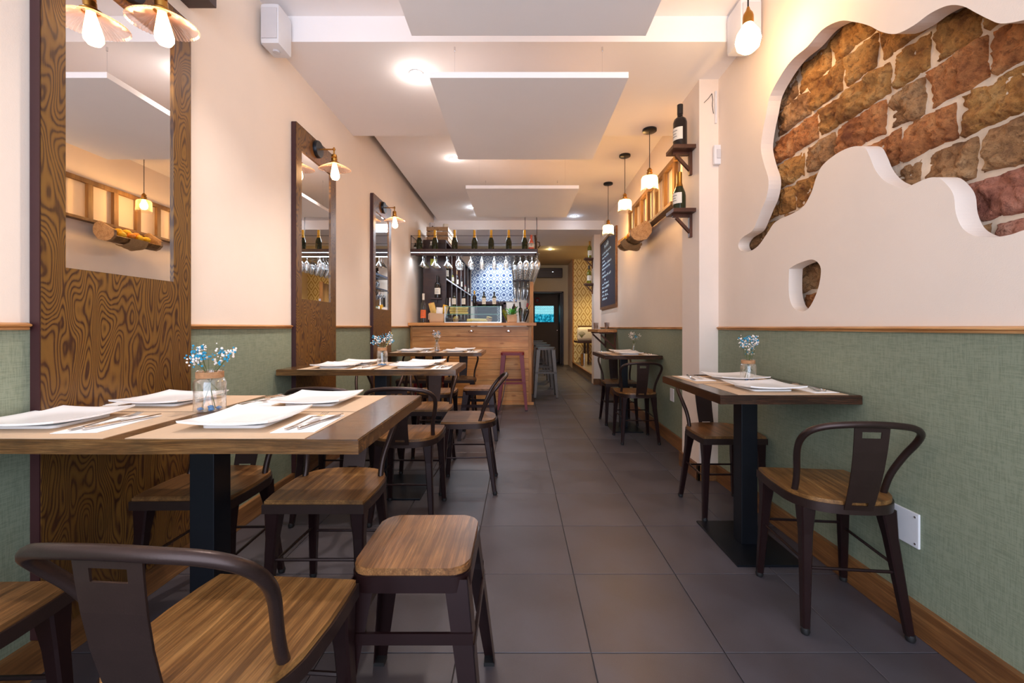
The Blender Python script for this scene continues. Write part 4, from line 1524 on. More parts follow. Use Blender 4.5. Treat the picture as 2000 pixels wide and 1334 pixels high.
# jars of dried flowers
def flower_jar(lab, loc, r, h, seed, blue=0.4, spike=False, spread=0.07, rise=0.085, slim=False):
    rj = random.Random(seed)
    t = thing('flower_jar', lab, 'vase', loc)
    if slim:
        prof = [(r * 0.9, 0), (r, 0.01), (r * 0.95, h * 0.45), (r * 0.5, h * 0.68), (r * 0.7, h * 0.98), (r * 0.72, h)]
    else:
        prof = [(r * 0.9, 0), (r, 0.006), (r, h * 0.7), (r * 0.9, h * 0.78), (r * 0.76, h * 0.82), (r * 0.78, h * 0.97), (r * 0.84, h)]
    inn = [(max(a - 0.0022, 0.001), max(b, 0.006)) for a, b in prof[::-1]]
    G().lathe(prof + inn, n=28).out('jar', 'glass', t, smooth=True)
    if not slim:
        g = G()
        for k in range(7):
            zz = h * 0.83 + k * h * 0.02
            g.tube([((r * 0.79 + 0.0015) * math.cos(a), (r * 0.79 + 0.0015) * math.sin(a), zz) for a in [2 * math.pi * i / 24 for i in range(24)]], 0.0018, 5, closed=True)
        g.out('twine', 'twine', t, smooth='all')
    g = G()
    tips = []
    for k in range(14):
        a = rj.uniform(0, 6.28)
        s_ = rj.uniform(0.25, 1.0)
        tip = (math.cos(a) * spread * s_, math.sin(a) * spread * s_ * 0.8, h + rise * rj.uniform(0.35, 1.0) * (1.15 - 0.4 * s_))
        b = (-math.cos(a) * r * 0.5, -math.sin(a) * r * 0.5, 0.012 if k < 5 else h * 0.5)
        g.tube([b, (math.cos(a) * r * 0.1, math.sin(a) * r * 0.1, h * 0.75), (math.cos(a) * r * 0.5 * s_, math.sin(a) * r * 0.5 * s_, h), tip], 0.0009, 4)
        tips.append(tip)
    g.out('stems', 'stem', t)
    for nm, mm, frac in (('white_blossoms', 'blossom', 1 - blue), ('blue_blossoms', 'blossom_blue', blue)):
        g = G()
        for tip in tips:
            if rj.random() < (frac + 0.15):
                for q in range(11):
                    g.ball((tip[0] + rj.gauss(0, 0.009), tip[1] + rj.gauss(0, 0.009), tip[2] + rj.gauss(0, 0.009)), rj.uniform(0.0022, 0.0048), 1)
        if len(g.bm.verts) == 0:
            g.ball(tips[0], 0.003, 1)
        g.out(nm, mm, t)['kind'] = 'stuff'
    g = G()
    for q in range(4):
        a = q * 1.7 + 0.4
        g.ball((r * 0.55 * math.cos(a), r * 0.55 * math.sin(a), 0.011), 0.009, 1, (1.2, 1.2, 0.7))
    g.out('pebbles', 'pebble', t, smooth='all')['kind'] = 'stuff'
    if spike:
        g = G()
        g.tube([(0.01, 0, h * 0.6), (0.028, 0, h), (0.05, 0, h + 0.05), (0.062, 0, h + 0.1)], [0.001, 0.001, 0.006, 0.002], 6)
        g.out('wheat_ear', 'bread', t, smooth=True)
    return t


flower_jar('jar with twine neck, blue pebbles and white and teal flowers, on the nearest table', (-1.045, 1.42, 0.81), 0.047, 0.14, 11, 0.45)
flower_jar('glass jar of blue and white dried flowers with a wheat ear, middle left table', (-0.925, 2.85, 0.83), 0.036, 0.13, 5, 0.5, True, 0.07, 0.09)
flower_jar('slim glass vase with pale flowers on the table next to the bar', (-0.965, 4.97, 0.81), 0.034, 0.14, 8, 0.3, False, 0.045, 0.09, True)
flower_jar('glass jar with twine neck and tall dried sprigs on the near right table', (1.203, 2.19, 0.812), 0.038, 0.115, 15, 0.3, False, 0.055, 0.12)
flower_jar('small glass vase of dried flowers on the far right table', (1.325, 4.8, 0.81), 0.022, 0.1, 21, 0.25, False, 0.08, 0.12, True)

# ================================================================== BAR
bar = thing('bar_counter', 'pine plank front of the bar counter with dark knots', 'bar counter', (-0.655, 5.93, 0))
# front made of horizontal planks
zp = 0.03
k = 0
while zp < 1.10:
    hh_ = min(0.155, 1.105 - zp)
    G().box(-0.855, 0.80, -0.012 + 0.002 * (k % 2), 0.012, zp + 0.0015, zp + hh_ - 0.0015, 0.0015).out('plank', 'pine', bar)
    zp += hh_
    k += 1
G().box(0.80, 0.845, -0.02, 0.55, 0, 1.115, 0.002).out('corner_post', 'pine_z', bar)
G().box(-0.868, -0.84, -0.018, 0.02, 0, 1.115, 0.002).out('corner_post', 'pine_z', bar)
G().box(-0.868, 0.875, -0.03, 0.0, 0, 0.035, 0.002).out('plinth', 'pine', bar)
G().box(-0.85, 0.80, 0.012, 0.03, 0, 1.1).out('backing', 'dark_wood', bar)
G().box(0.80, 0.84, 0.03, 1.0, 0, 1.1).out('side_panel', 'pine', bar)
tag(G().box(-1.525, 0.253, 5.80, 6.42, 1.115, 1.157, 0.004).out('bar_worktop', 'pine'), 'thick pine worktop of the bar with worn red edge at right', 'worktop')
for px_, lab in ((846, 'small chrome coat hook on the bar front, left one'), (920, 'small chrome coat hook on the bar front, middle one'), (993, 'small chrome coat hook on the bar front, right one')):
    x = (px_ - VX) / F * 5.9
    t = thing('coat_hook', lab, 'hook', (x, 5.92, 1.04))
    G().lathe([(0.0, 0.005), (0.012, 0.004), (0.014, 0.0)], n=14, mtx=Matrix.Rotation(math.pi / 2, 4, 'X')).out('rosette', 'chrome', t, smooth=True)
    for sx in (-1, 1):
        G().tube([(0, -0.006, -0.005), (sx * 0.012, -0.02, -0.02), (sx * 0.03, -0.03, -0.012), (sx * 0.036, -0.034, 0.008)], 0.0035, 6).out('prong', 'chrome', t, smooth=True)

# wine cabinet along the left wall
wc = thing('wine_cabinet', 'tall dark brown open wine cabinet behind the bar, with bottles', 'cabinet', (-1.26, 6.3, 0))
G().box(-0.17, 0.174, 0, 0.03, 0, 2.41).out('end_panel', 'dark_wood', wc)
G().box(-0.17, -0.15, 0.03, 3.35, 0, 2.41).out('back_panel', 'dark_wood', wc)
for z in (0.9, 1.22, 1.81, 2.385):
    G().box(-0.15, 0.174, 0.03, 3.35, z, z + 0.025).out('shelf', 'dark_wood', wc)
for k in range(1, 7):
    G().box(-0.15, 0.17, 0.55 * k - 0.012, 0.55 * k + 0.012, 0.0, 2.385).out('divider', 'dark_wood', wc)
for k in range(7):
    G().box(0.1745, 0.178, 0.55 * k + 0.01, 0.55 * k + 0.014, 1.24, 2.38).out('light_edge', 'white_plastic', wc) if k else None
G().box(0.174, 0.178, 0.02, 3.35, 1.812, 1.834).out('light_edge', 'white_plastic', wc)
gl = ['bottle_black', 'bottle_green', 'glass', 'bottle_black', 'bottle_olive', 'glass', 'bottle_pink']
for k in range(6):
    for q in range(3):
        yy = 6.3 + 0.55 * k + 0.13 + q * 0.15
        st_ = ('bordeaux', 'square', 'champagne')[(k + q) % 3]
        gm = gl[(k * 3 + q) % 7]
        if gm == 'glass':
            gm = 'glass_green'
        bottle('spirit_bottle', 'spirit bottle on the upper cabinet shelf behind the bar', (-1.16 + 0.03 * (q % 2), yy, 1.836), 0.24 + 0.05 * ((k + 2 * q) % 3), 0.036, st_, gm, 'gold' if (k + q) % 3 == 0 else 'black_plastic', 'label', 'spirit bottles on the upper cabinet shelf', rz=math.radians(60))
for k in range(5):
    yy = 6.3 + 0.55 * k + 0.25
    bottle('wine_bottle', 'wine bottle on the lower cabinet shelf behind the bar', (-1.15, yy, 1.246), 0.3, 0.036, 'bordeaux', 'bottle_black', 'label_red', 'label', 'wine bottles on the lower cabinet shelf', rz=math.radians(60))
# crate on the cabinet
cr = thing('wooden_crate', 'slatted wooden crate on top of the dark wine cabinet', 'crate', (-1.24, 6.45, 2.412))
for sx in (-0.165, 0.155):
    for k in range(3):
        G().box(sx, sx + 0.01, -0.02, 0.62, 0.01 + k * 0.075, 0.07 + k * 0.075).out('slat', 'crate_wood', cr)
for sy in (-0.03, 0.62):
    for k in range(3):
        G().box(-0.165, 0.165, sy, sy + 0.01, 0.01 + k * 0.075, 0.07 + k * 0.075).out('slat', 'crate_wood', cr)
G().box(-0.155, 0.155, -0.02, 0.62, 0.0, 0.01).out('bottom', 'crate_wood', cr)
for (x, y, h, m, lab) in ((-1.16, 6.62, 0.30, 'label', 'white printed card carton standing in the crate'), (-1.13, 6.85, 0.27, 'label', 'second white carton standing in the crate'), (-1.36, 6.55, 0.30, 'grey_plastic', 'pale carton at the back of the crate')):
    o = G().box(-0.035, 0.035, -0.035, 0.035, 0, h, 0.003).out('carton', m, loc=(x, y, 2.424))
    o.rotation_euler = (0, 0.05, 0.5)
    G().ball((0.0, -0.036, h * 0.8), 0.012, 1, (1, 0.1, 1)).out('print', 'label_ink', o)
    tag(o, lab, 'carton')
# bottle shelf on the cabinet end
t = thing('small_shelf', 'tiny dark shelf on the end of the wine cabinet', 'shelf', (-1.22, 6.305, 1.53))
G().box(-0.08, 0.08, -0.1, 0, -0.02, 0, 0.002).box(-0.01, 0.01, -0.06, 0, -0.07, -0.02).out('board', 'dark_wood', t)
bottle('wine_bottle', 'large dark wine bottle with white label on the small cabinet shelf', (-1.20, 6.245, 1.531), 0.33, 0.046)
t = thing('lime_plaque', 'lime yellow plaque behind the hanging glasses', 'sign', (-1.27, 6.292, 2.07))
G().box(-0.045, 0.045, -0.008, 0, -0.05, 0.05, 0.002).out('plate', 'plaque', t)
g = G()
for k in range(4):
    g.tube([(-0.03 + k * 0.018, -0.0085, -0.01), (-0.022 + k * 0.018, -0.0085, 0.02), (-0.018 + k * 0.018, -0.0085, -0.008)], 0.002, 4)
g.out('lettering', 'label_ink', t)

# overhead shelf / glass rack (L shaped)
ZR = 2.16
rk = thing('glass_rack', 'dark overhead bar rack carrying bottles above and hanging glasses below', 'glass rack', (-0.62, 6.05, ZR))
G().box(-0.905, 0.90, -0.12, 0.24, 0.0, 0.045, 0.003).out('shelf', 'dark_wood', rk)
G().box(0.50, 0.90, 0.24, 3.4, 0.0, 0.045, 0.003).out('shelf', 'dark_wood', rk)
G().box(-0.905, 0.90, -0.10, -0.085, -0.045, 0.0).out('front_lip', 'dark_wood', rk)
G().box(-0.90, 0.88, -0.114, -0.106, -0.01, -0.003).out('led_strip', 'led', rk)
g = G()
for z in (0.12, 0.235):
    g.tube([(-0.90, -0.10, z), (0.86, -0.10, z)], 0.003, 6)
g.tube([(-0.90, -0.10, 0.04), (-0.90, -0.10, 0.24)], 0.005, 6)
g.tube([(-0.90, -0.10, 0.235), (-0.90, 0.28, 0.235)], 0.004, 6)
g.out('guard_rail', 'bronze_b', rk)
G().tube([(0.72, 0.05, 0.045), (0.72, 0.05, 0.87)], 0.004, 6).out('suspension_rod', 'bronze_b', rk)
G().tube([(0.885, -0.08, 0.045), (0.885, -0.08, 0.87)], 0.005, 6).out('suspension_rod', 'bronze_b', rk)
g = G()
g.tube([(0.87, -0.1, -0.05), (0.875, -0.1, 0.1), (0.86, -0.1, 0.24)], 0.014, 8)
g.tube([(0.90, -0.1, 0.06), (0.93, -0.1, 0.09), (0.92, -0.1, 0.14), (0.88, -0.1, 0.15), (0.875, -0.1, 0.11)], 0.007, 6)
g.out('iron_hook', 'bronze_b', rk, smooth=True)
RX = [(px_ - VX) / F * 6.0 + 0.62 for px_ in (826, 849, 873, 896, 919, 941, 965, 988)]
for x in RX:
    for s_ in (-1, 1):
        G().box(x + s_ * 0.026 - 0.004, x + s_ * 0.026 + 0.004, -0.12, 0.24, -0.022, -0.016).box(x + s_ * 0.026 - 0.003, x + s_ * 0.026 + 0.003, -0.115, -0.10, -0.02, 0.0).out('glass_rail', 'chrome', rk)

# hanging stemware shapes (upside down, foot at top z=0)


def stem_profile(kind):
    if kind == 'martini':
        o = [(0.034, 0.0), (0.033, -0.002), (0.006, -0.008), (0.0035, -0.02), (0.0035, -0.10), (0.008, -0.112), (0.055, -0.178)]
    elif kind == 'balloon':
        o = [(0.036, 0.0), (0.034, -0.002), (0.006, -0.008), (0.004, -0.02), (0.004, -0.075), (0.012, -0.085), (0.042, -0.115), (0.05, -0.15), (0.043, -0.19), (0.036, -0.212)]
    elif kind == 'flute':
        o = [(0.032, 0.0), (0.03, -0.002), (0.006, -0.008), (0.0035, -0.02), (0.0035, -0.065), (0.01, -0.08), (0.026, -0.12), (0.027, -0.16), (0.023, -0.215)]
    else:
        o = [(0.034, 0.0), (0.033, -0.002), (0.006, -0.008), (0.0035, -0.02), (0.0035, -0.085), (0.014, -0.097), (0.034, -0.13), (0.036, -0.155), (0.029, -0.2)]
    return o


SG = {}


def hang_glass(kind, loc, lab, grp, sc=1.0):
    if kind not in SG:
        pr = stem_profile(kind)
        inn = [(max(a - 0.0016, 0.0005), b) for a, b in pr[::-1] if b < -0.08]
        o = G().lathe(pr + inn, n=14).out({'martini': 'cocktail_glass', 'flute': 'champagne_flute'}.get(kind, 'wine_glass'), 'glass_stem', smooth=True)
        SG[kind] = o
    else:
        o = SG[kind].copy()
        COL.objects.link(o)
    o.location = loc
    o.scale = (sc, sc, sc)
    tag(o, lab, 'glass', grp)


for i, x in enumerate(RX):
    kind = ('martini', 'martini', 'martini', 'balloon', 'wine', 'flute', 'flute', 'wine')[i]
    nm = ('first', 'second', 'third', 'fourth', 'fifth', 'sixth', 'seventh', 'eighth')[i]
    for q in range(3):
        hang_glass(kind, (x - 0.62, 5.985 + q * 0.1, ZR - 0.012), '%s hanging upside down in the %s row from the left' % ({'martini': 'conical cocktail glass', 'balloon': 'big round wine glass', 'wine': 'wine glass', 'flute': 'champagne flute'}[kind], nm), 'hanging glasses of the %s row' % nm)
# dense rows on the right arm
for xi, x in enumerate((-0.055, 0.03, 0.115, 0.2, 0.275)):
    for q in range(18):
        if xi < 1 and q < 1:
            continue
        y = 6.03 + q * 0.165
        kind = 'balloon' if (xi == 4) else ('wine' if (q + xi) % 2 else 'balloon')
        hang_glass(kind, (x, y, ZR - 0.012 - 0.0), 'stemmed glass in the dense hanging cluster at right, %s row' % ('leftmost', 'second', 'third', 'fourth', 'outermost')[xi], 'dense cluster of hanging glasses')
for x in (-0.055, 0.03, 0.115, 0.2, 0.275):
    G().box(x + 0.62 + 0.022, x + 0.62 + 0.027, -0.1, 3.1, -0.022, -0.016).out('glass_rail', 'chrome', rk)
# second tier lower down, along the far half of the arm
t2 = thing('lower_glass_rack', 'lower hanging glass rack behind, nearly hidden by glasses', 'glass rack', (0.1, 8.2, 1.895))
G().box(-0.2, 0.1, -0.9, 1.3, 0, 0.02).out('shelf', 'dark_wood', t2)
G().tube([(0.0, -0.6, 0.02), (0.0, -0.6, 0.266)], 0.004, 6).out('hanger', 'bronze_b', t2)
G().tube([(0.0, 1.0, 0.02), (0.0, 1.0, 0.266)], 0.004, 6).out('hanger', 'bronze_b', t2)
for xi, x in enumerate((-0.06, 0.02, 0.1, 0.17)):
    for q in range(10):
        hang_glass('wine' if (q + xi) % 2 else 'flute', (x, 7.4 + q * 0.2, 1.895), 'small stemmed glass of the lower hanging tier, %s row' % ('leftmost', 'second', 'third', 'rightmost')[xi], 'lower tier of hanging glasses')

# bottles on the rack
for i, (px_, lab) in enumerate([(819, 'gold foiled champagne bottle on the rack, leftmost'), (849.5, 'gold foiled champagne bottle on the rack before the crate'), (888, 'gold foiled champagne bottle on the rack, third from left'),
                                (926.7, 'gold foiled champagne bottle on the rack, fourth from left'), (959.3, 'gold foiled champagne bottle on the rack, fifth from left'), (993.6, 'gold foiled champagne bottle on the rack, sixth from left'), (1024.7, 'gold foiled champagne bottle on the rack, beside the pink bottle')]):
    bottle('champagne_bottle', lab, ((px_ - VX) / F * 6.03, 6.03, ZR + 0.045), 0.285, 0.043, 'champagne', 'bottle_green', 'gold', None, 'champagne bottles on the rack')
bottle('rose_bottle', 'pink sparkling wine bottle at the right end of the rack', ((1037.5 - VX) / F * 6.03, 6.03, ZR + 0.045), 0.215, 0.04, 'champagne', 'bottle_pink', 'bottle_pink', 'label')
bottle('small_bottle', 'tiny brown bottle at the left end of the rack', ((810.5 - VX) / F * 6.06, 6.08, ZR + 0.045), 0.115, 0.022, 'bordeaux', 'bottle_black', None, 'label')
bottle('clear_flask', 'clear glass flask on the rack before the cabinet', ((842 - VX) / F * 6.1, 6.12, ZR + 0.045), 0.14, 0.04, 'champagne', 'glass_green', 'label', None)

# ---- things on the worktop
ZT = 1.157


def xw(px_, y):
    return (px_ - VX) / F * y


t = bottle('vodka_bottle', 'tall clear bottle with orange label at the left end of the bar', (xw(827, 6.0), 6.0, ZT), 0.42, 0.04, 'bordeaux', 'glass_green', 'label', 'label_orange')
bottle('oil_bottle', 'small dark bottle with white label beside the orange labelled bottle', (xw(840, 6.1), 6.12, ZT), 0.3, 0.03, 'bordeaux', 'bottle_black', 'label_red', 'label')


def paper_bag(name, lab, loc, w, d, h, mat='kraft', flare=1.12):
    g = G()
    n = 8
    rings = []
    for k in range(5):
        u = k / 4
        f = 1 + (flare - 1) * u
        ring = []
        for (a, b) in rrect(w / 2, d / 2, 0.02, 3):
            j = 0.006 * noise.noise(Vector((a * 40, b * 40, u * 5)))
            ring.append(g.bm.verts.new((a * f + j, b * f + j, h * u + (0.008 * math.sin(a * 60) if k == 4 else 0))))
        rings.append(ring)
    for a, b in zip(rings, rings[1:]):
        for i in range(len(a)):
            g.bm.faces.new((a[i], a[(i + 1) % len(a)], b[(i + 1) % len(a)], b[i]))
    g.bm.faces.new(rings[0][::-1])
    o = g.out(name, mat, smooth='all', loc=loc)
    return tag(o, lab, 'bag')


paper_bag('kraft_bag', 'wide kraft paper bag with rolled rim left of the display case', (xw(854, 6.0), 6.0, ZT), 0.2, 0.12, 0.135)


def pouch(lab, loc, w, h, mat, ry):
    g = G()
    for s_ in (0,):
        pts = []
        for i in range(7):
            for j in range(7):
                u, v = i / 6 - 0.5, j / 6
                th_ = 0.022 * math.cos(u * math.pi) * math.sin(max(0.02, min(v * 1.0, 1)) * math.pi * 0.94 + 0.05)
                pts.append((u * w, th_, v * h))
        va = [g.bm.verts.new((a, -b, c)) for a, b, c in pts]
        vb = [g.bm.verts.new((a, b + 0.001, c)) for a, b, c in pts]
        for i in range(6):
            for j in range(6):
                p = i * 7 + j
                g.bm.faces.new((va[p], va[p + 7], va[p + 8], va[p + 1]))
                g.bm.faces.new((vb[p], vb[p + 1], vb[p + 8], vb[p + 7]))
    o = g.out('snack_pouch', mat, smooth='all', loc=loc)
    o.rotation_euler = (0.1, ry, 0.2)
    tag(o, lab, 'packet')


pouch('golden snack packet standing in the kraft bag, left', (xw(849, 6.0), 5.99, ZT + 0.10), 0.085, 0.19, 'bread', -0.25)
pouch('yellow snack packet standing in the kraft bag, right', (xw(865, 6.0), 6.0, ZT + 0.10), 0.085, 0.16, 'gold', 0.3)
pouch('white snack packet standing at the front of the kraft bag', (xw(858, 5.97), 5.96, ZT + 0.08), 0.09, 0.14, 'napkin', 0.05)
# display case
dc = thing('display_case', 'glass display case with green edged panes on the bar', 'display case', (xw(926, 6.1), 6.1, ZT))
w_, d_, h_ = 0.4, 0.16, 0.235
G().box(-w_, w_, -d_, d_, 0.0, 0.012).out('base', 'steel', dc)
G().box(-w_, w_, -d_, d_, h_ - 0.008, h_).out('top_pane', 'glass_green', dc)
G().box(-w_, w_, -d_ * 0.9, d_, 0.118, 0.124).out('shelf_pane', 'glass_green', dc)
G().box(-w_, w_, -d_, -d_ + 0.006, 0.012, h_ - 0.008).out('front_pane', 'glass_green', dc)
G().box(-w_, -w_ + 0.006, -d_, d_, 0.012, h_ - 0.008).out('side_pane', 'glass_green', dc)
G().box(w_ - 0.006, w_, -d_, d_, 0.012, h_ - 0.008).out('side_pane', 'glass_green', dc)
M['teal_edge'] = plain('teal_glass_edge', srgb(70, 130, 116), 0.15)
G().box(-w_, w_, -d_ - 0.001, -d_ + 0.001, h_ - 0.008, h_ + 0.001).box(-w_, w_, -d_ * 0.9 - 0.001, -d_ * 0.9 + 0.001, 0.118, 0.125).out('pane_edge', 'teal_edge', dc)
G().box(w_ - 0.01, w_ + 0.002, -d_ - 0.002, -d_ + 0.008, 0, h_).box(-w_ - 0.002, -w_ + 0.01, -d_ - 0.002, -d_ + 0.008, 0, h_).out('corner_profile', 'steel', dc)
cx_, cy_ = dc.location.x, 6.1
for k, (dz, dx_) in enumerate(((0.0, 0.0), (0.036, -0.01), (0.07, 0.0))):
    o = G().tube(catmull([(-0.13, 0, 0.018), (-0.11, 0, 0.019), (0, 0, 0.02), (0.11, 0, 0.018), (0.135, 0, 0.016)], 3, False), [0.006] + [0.018] * 11 + [0.006], 10).out('sausage_roll', 'bread', smooth='all', loc=(cx_ - 0.22 + dx_, cy_, ZT + 0.124 + dz))
    tag(o, ('long golden roll at the bottom of the stack in the display case', 'long golden roll in the middle of the stack in the display case', 'long golden roll on top of the stack in the display case')[k], 'bread')
o = G().tube(catmull([(-0.16, 0, 0.02), (-0.12, 0, 0.024), (0, 0.01, 0.027), (0.12, 0, 0.024), (0.16, 0, 0.02)], 3, False), [0.008] + [0.024] * 11 + [0.008], 10).out('baguette', 'bread', smooth='all', loc=(cx_ + 0.06, cy_ - 0.05, ZT + 0.012))
tag(o, 'flat pale loaf on the bottom of the display case', 'bread')
for dx_, lab in ((-0.26, 'brown snack bowl at the left bottom of the display case'), (0.22, 'brown snack bowl at the right bottom of the display case')):
    t = thing('snack_bowl', lab, 'bowl', (cx_ + dx_, cy_ - 0.04, ZT + 0.012))
    G().lathe([(0.03, 0), (0.05, 0.045), (0.046, 0.045), (0.028, 0.005)], n=18).out('bowl', 'twine', t, smooth=True)
    g = G()
    for q in range(9):
        g.ball((R.uniform(-0.03, 0.03), R.uniform(-0.03, 0.03), 0.045 + R.uniform(0, 0.03)), 0.016, 1, (1.3, 0.8, 0.7))
    g.out('snacks', 'bread', t)['kind'] = 'stuff'
for px_, h, gm, cp, lb, lab in ((887, 0.2, 'bottle_green', 'black_plastic', 'label', 'dark bottle with pale label on the display case, leftmost'),
                                (905.5, 0.2, 'bottle_black', 'black_plastic', 'label', 'dark bottle with patterned label on the display case, second from left'),
                                (926.6, 0.23, 'bottle_black', 'gold', None, 'dark blue bottle with gold neck on the display case'),
                                (945.2, 0.215, 'bottle_green', 'black_plastic', 'label', 'dark bottle with white label on the display case, second from right'),
                                (965.3, 0.215, 'bottle_green', 'black_plastic', 'label', 'dark bottle with cream label on the display case, rightmost')):
    bottle('oil_bottle', lab, (xw(px_, 6.05), 6.05, ZT + h_), h, 0.028, 'square', gm, cp, lb, 'bottles on the display case', lh=0.42)
t = thing('pepper_grinders', 'cluster of dark grinders at the left of the display case top', 'grinder', (xw(875, 6.12), 6.12, ZT + h_))
G().lathe([(0.022, 0), (0.022, 0.1), (0.018, 0.11), (0.018, 0.13)], (-0.02, 0, 0), 12).out('grinder', 'black_plastic', t, smooth=True)
G().lathe([(0.022, 0), (0.022, 0.09), (0.018, 0.11), (0.018, 0.13)], (0.03, 0, 0), 12).out('grinder', 'steel', t, smooth=True)
# plant in kraft bag
paper_bag('plant_bag', 'small kraft paper bag holding the green plant on the bar', (xw(1000, 5.98), 5.98, ZT), 0.135, 0.11, 0.115, flare=1.03)
t = thing('leafy_plant', 'bushy green leafed plant in the small kraft bag', 'plant', (xw(1000, 5.98), 5.98, ZT + 0.01))
rl = random.Random(4)
G().lathe([(0.04, 0.0), (0.045, 0.08)], n=12).out('soil', 'rubber', t)
for q in range(30):
    a = rl.uniform(0, 6.28)
    L = rl.uniform(0.09, 0.15)
    el = rl.uniform(0.2, 1.2)
    g = G()
    dv = Vector((math.cos(a) * math.cos(el), math.sin(a) * math.cos(el), math.sin(el)))
    sv = Vector((-math.sin(a), math.cos(a), 0))
    b0 = Vector((math.cos(a) * 0.02, math.sin(a) * 0.02, 0.09 + rl.uniform(0, 0.05)))
    uu = [(0.0, 0.003), (0.3, 0.018), (0.6, 0.021), (0.85, 0.011), (1.0, 0.001)]
    prev = None
    for (u, wv) in uu:
        c = b0 + dv * L * u - Vector((0, 0, 0.03 * u * u))
        cur = (g.bm.verts.new(c - sv * wv), g.bm.verts.new(c + Vector((0, 0, -wv * 0.3))), g.bm.verts.new(c + sv * wv))
        if prev:
            g.bm.faces.new((prev[0], prev[1], cur[1], cur[0]))
            g.bm.faces.new((prev[1], prev[2], cur[2], cur[1]))
        prev = cur
    g.out('leaf', 'leaf', t, smooth='all')
# ice bucket with bottles
o = G().lathe([(0.045, 0), (0.055, 0.16), (0.06, 0.2), (0.057, 0.2), (0.05, 0.155), (0.042, 0.006)], n=22).out('ice_bucket', 'glass', smooth=True, loc=(xw(1021, 6.0), 6.0, ZT))
tag(o, 'clear ice bucket with tilted wine bottles at the right end of the bar', 'bucket')
bottle('wine_bottle', 'dark wine bottle leaning left in the ice bucket', (xw(1019, 6.0), 6.0, ZT + 0.02), 0.28, 0.03, 'bordeaux', 'bottle_black', 'black_plastic', None, tilt=(0, -0.1, 0))
bottle('wine_bottle', 'wine bottle with red capsule leaning right in the ice bucket', (xw(1023, 6.0), 6.03, ZT + 0.02), 0.27, 0.03, 'bordeaux', 'bottle_green', 'label_red', None, tilt=(0, 0.22, 0))
bottle('wine_bottle', 'short dark bottle leaning far right in the ice bucket', (xw(1024, 6.0), 5.98, ZT + 0.02), 0.24, 0.026, 'bordeaux', 'bottle_black', 'brass', None, tilt=(0, 0.32, 0))
bottle('wine_bottle', 'olive bottle leaning left behind the green plant', (xw(995, 6.15), 6.16, ZT + 0.02), 0.32, 0.034, 'champagne', 'bottle_olive', 'black_plastic', None, tilt=(0, -0.5, 0))
bottle('wine_bottle', 'grey capped bottle standing behind the green plant', (xw(1004, 6.2), 6.22, ZT), 0.36, 0.034, 'bordeaux', 'bottle_black', 'grey_plastic', 'label')

# ================================================================== REAR OF THE ROOM
t = thing('television', 'wall television showing a blue picture in the rear lobby', 'television', ((1063.5 - VX) / F * 13.0, 13.05, EYE + 25.5 * 13.0 / F))
G().box(-0.32, 0.32, 0, 0.04, -0.275, 0.275, 0.004).out('housing', 'black_plastic', t)
G().box(-0.30, 0.29, -0.004, 0.002, -0.245, 0.255).out('screen', 'tv', t)
t = thing('air_conditioner', 'dark air conditioning unit above the rear doorway', 'air conditioner', (0.85, 12.19, 2.52))
G().box(-0.42, 0.42, -0.2, 0, 0, 0.27, 0.015).out('casing', 'dark_wood', t)
for k in range(4):
    G().box(-0.38, 0.38, -0.206, -0.2, 0.03 + k * 0.05, 0.045 + k * 0.05).out('louvre', 'black_plastic', t)
G().box(0.12, 0.16, -0.207, -0.2, 0.15, 0.16).out('indicator_lamp', 'led', t)
t = thing('bench', 'high wooden bench with ivory cushion in the wallpapered alcove', 'bench', (1.9, 10.6, 0.175))
G().box(-0.45, 0.5, -0.3, 0.3, 0.53, 0.575, 0.004).out('seat', 'dark_wood', t)
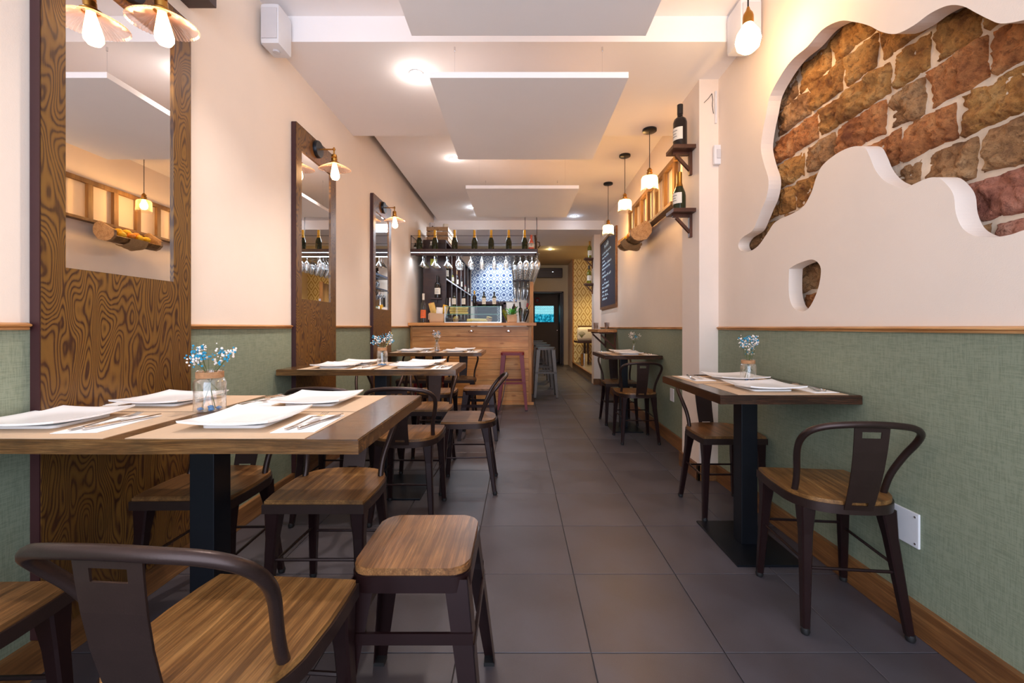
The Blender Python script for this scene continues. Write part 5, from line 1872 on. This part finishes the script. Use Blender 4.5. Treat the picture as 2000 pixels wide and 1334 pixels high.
G().box(-0.34, 0.5, 0.3, 0.34, 0.5, 0.96, 0.004).out('backrest', 'ladder_wood', t)
for sx in (-0.2, 0.42):
    for sy in (-0.26, 0.24):
        G().box(sx, sx + 0.05, sy, sy + 0.05, 0, 0.53).out('leg', 'dark_wood', t)
cu_ = tag(G().box(-0.40, 0.42, -0.1, 0.1, 0.0, 0.34, 0.08).out('cushion', 'cushion', smooth='all', loc=(1.88, 10.52, 0.752)), 'large ivory cushion with plant motif on the alcove bench', 'cushion')
g = G()
for q in range(9):
    a = -0.9 + q * 0.22
    g.tube([(-0.30, -0.103, 0.08), (-0.30 + 0.05 * math.sin(a), -0.104, 0.14), (-0.30 + 0.12 * math.sin(a), -0.102, 0.1 + 0.14 * math.cos(a))], 0.004, 4)
g.out('plant_print', 'plant_print', cu_)
o = tag(G().lathe([(0.08, 0), (0.085, 0.3), (0.08, 0.3), (0.075, 0.01)], n=20).out('metal_bin', 'chrome', smooth=True, loc=(1.60, 10.15, 0.156)), 'shiny cylindrical bin under the alcove bench', 'bin')
# wall speaker/black round thing by the lobby
t = thing('wall_clock', 'dark round object on the lobby wall beside the television', 'wall ornament', (0.60, 13.09, 1.93))
G().lathe([(0.09, 0), (0.09, 0.03), (0.06, 0.04), (0, 0.04)], n=18, mtx=Matrix.Rotation(math.pi / 2, 4, 'X')).out('disc', 'label_red', t, smooth=True)
G().lathe([(0.05, 0.04), (0.045, 0.05), (0, 0.05)], n=14, mtx=Matrix.Rotation(math.pi / 2, 4, 'X')).out('hub', 'black_plastic', t, smooth=True)

# LED strip spill under the rack; added fills without fittings for tiled wall and bar
lamp('rack_led_spill', 'AREA', (-0.62, 5.98, 2.10), 5, (0.72, 0.84, 1.0), (0, 0, 0), 1.7, size_y=0.05)
lamp('tile_wall_fill', 'SPOT', (-0.45, 9.2, 2.82), 60, (0.8, 0.9, 1.0), (math.radians(14), 0, 0), 0.05, math.radians(100), 0.7)
lamp('bar_fill', 'AREA', (-0.5, 7.4, 2.84), 34, (0.78, 0.88, 1.0), (0, 0, 0), 0.9, size_y=0.6)
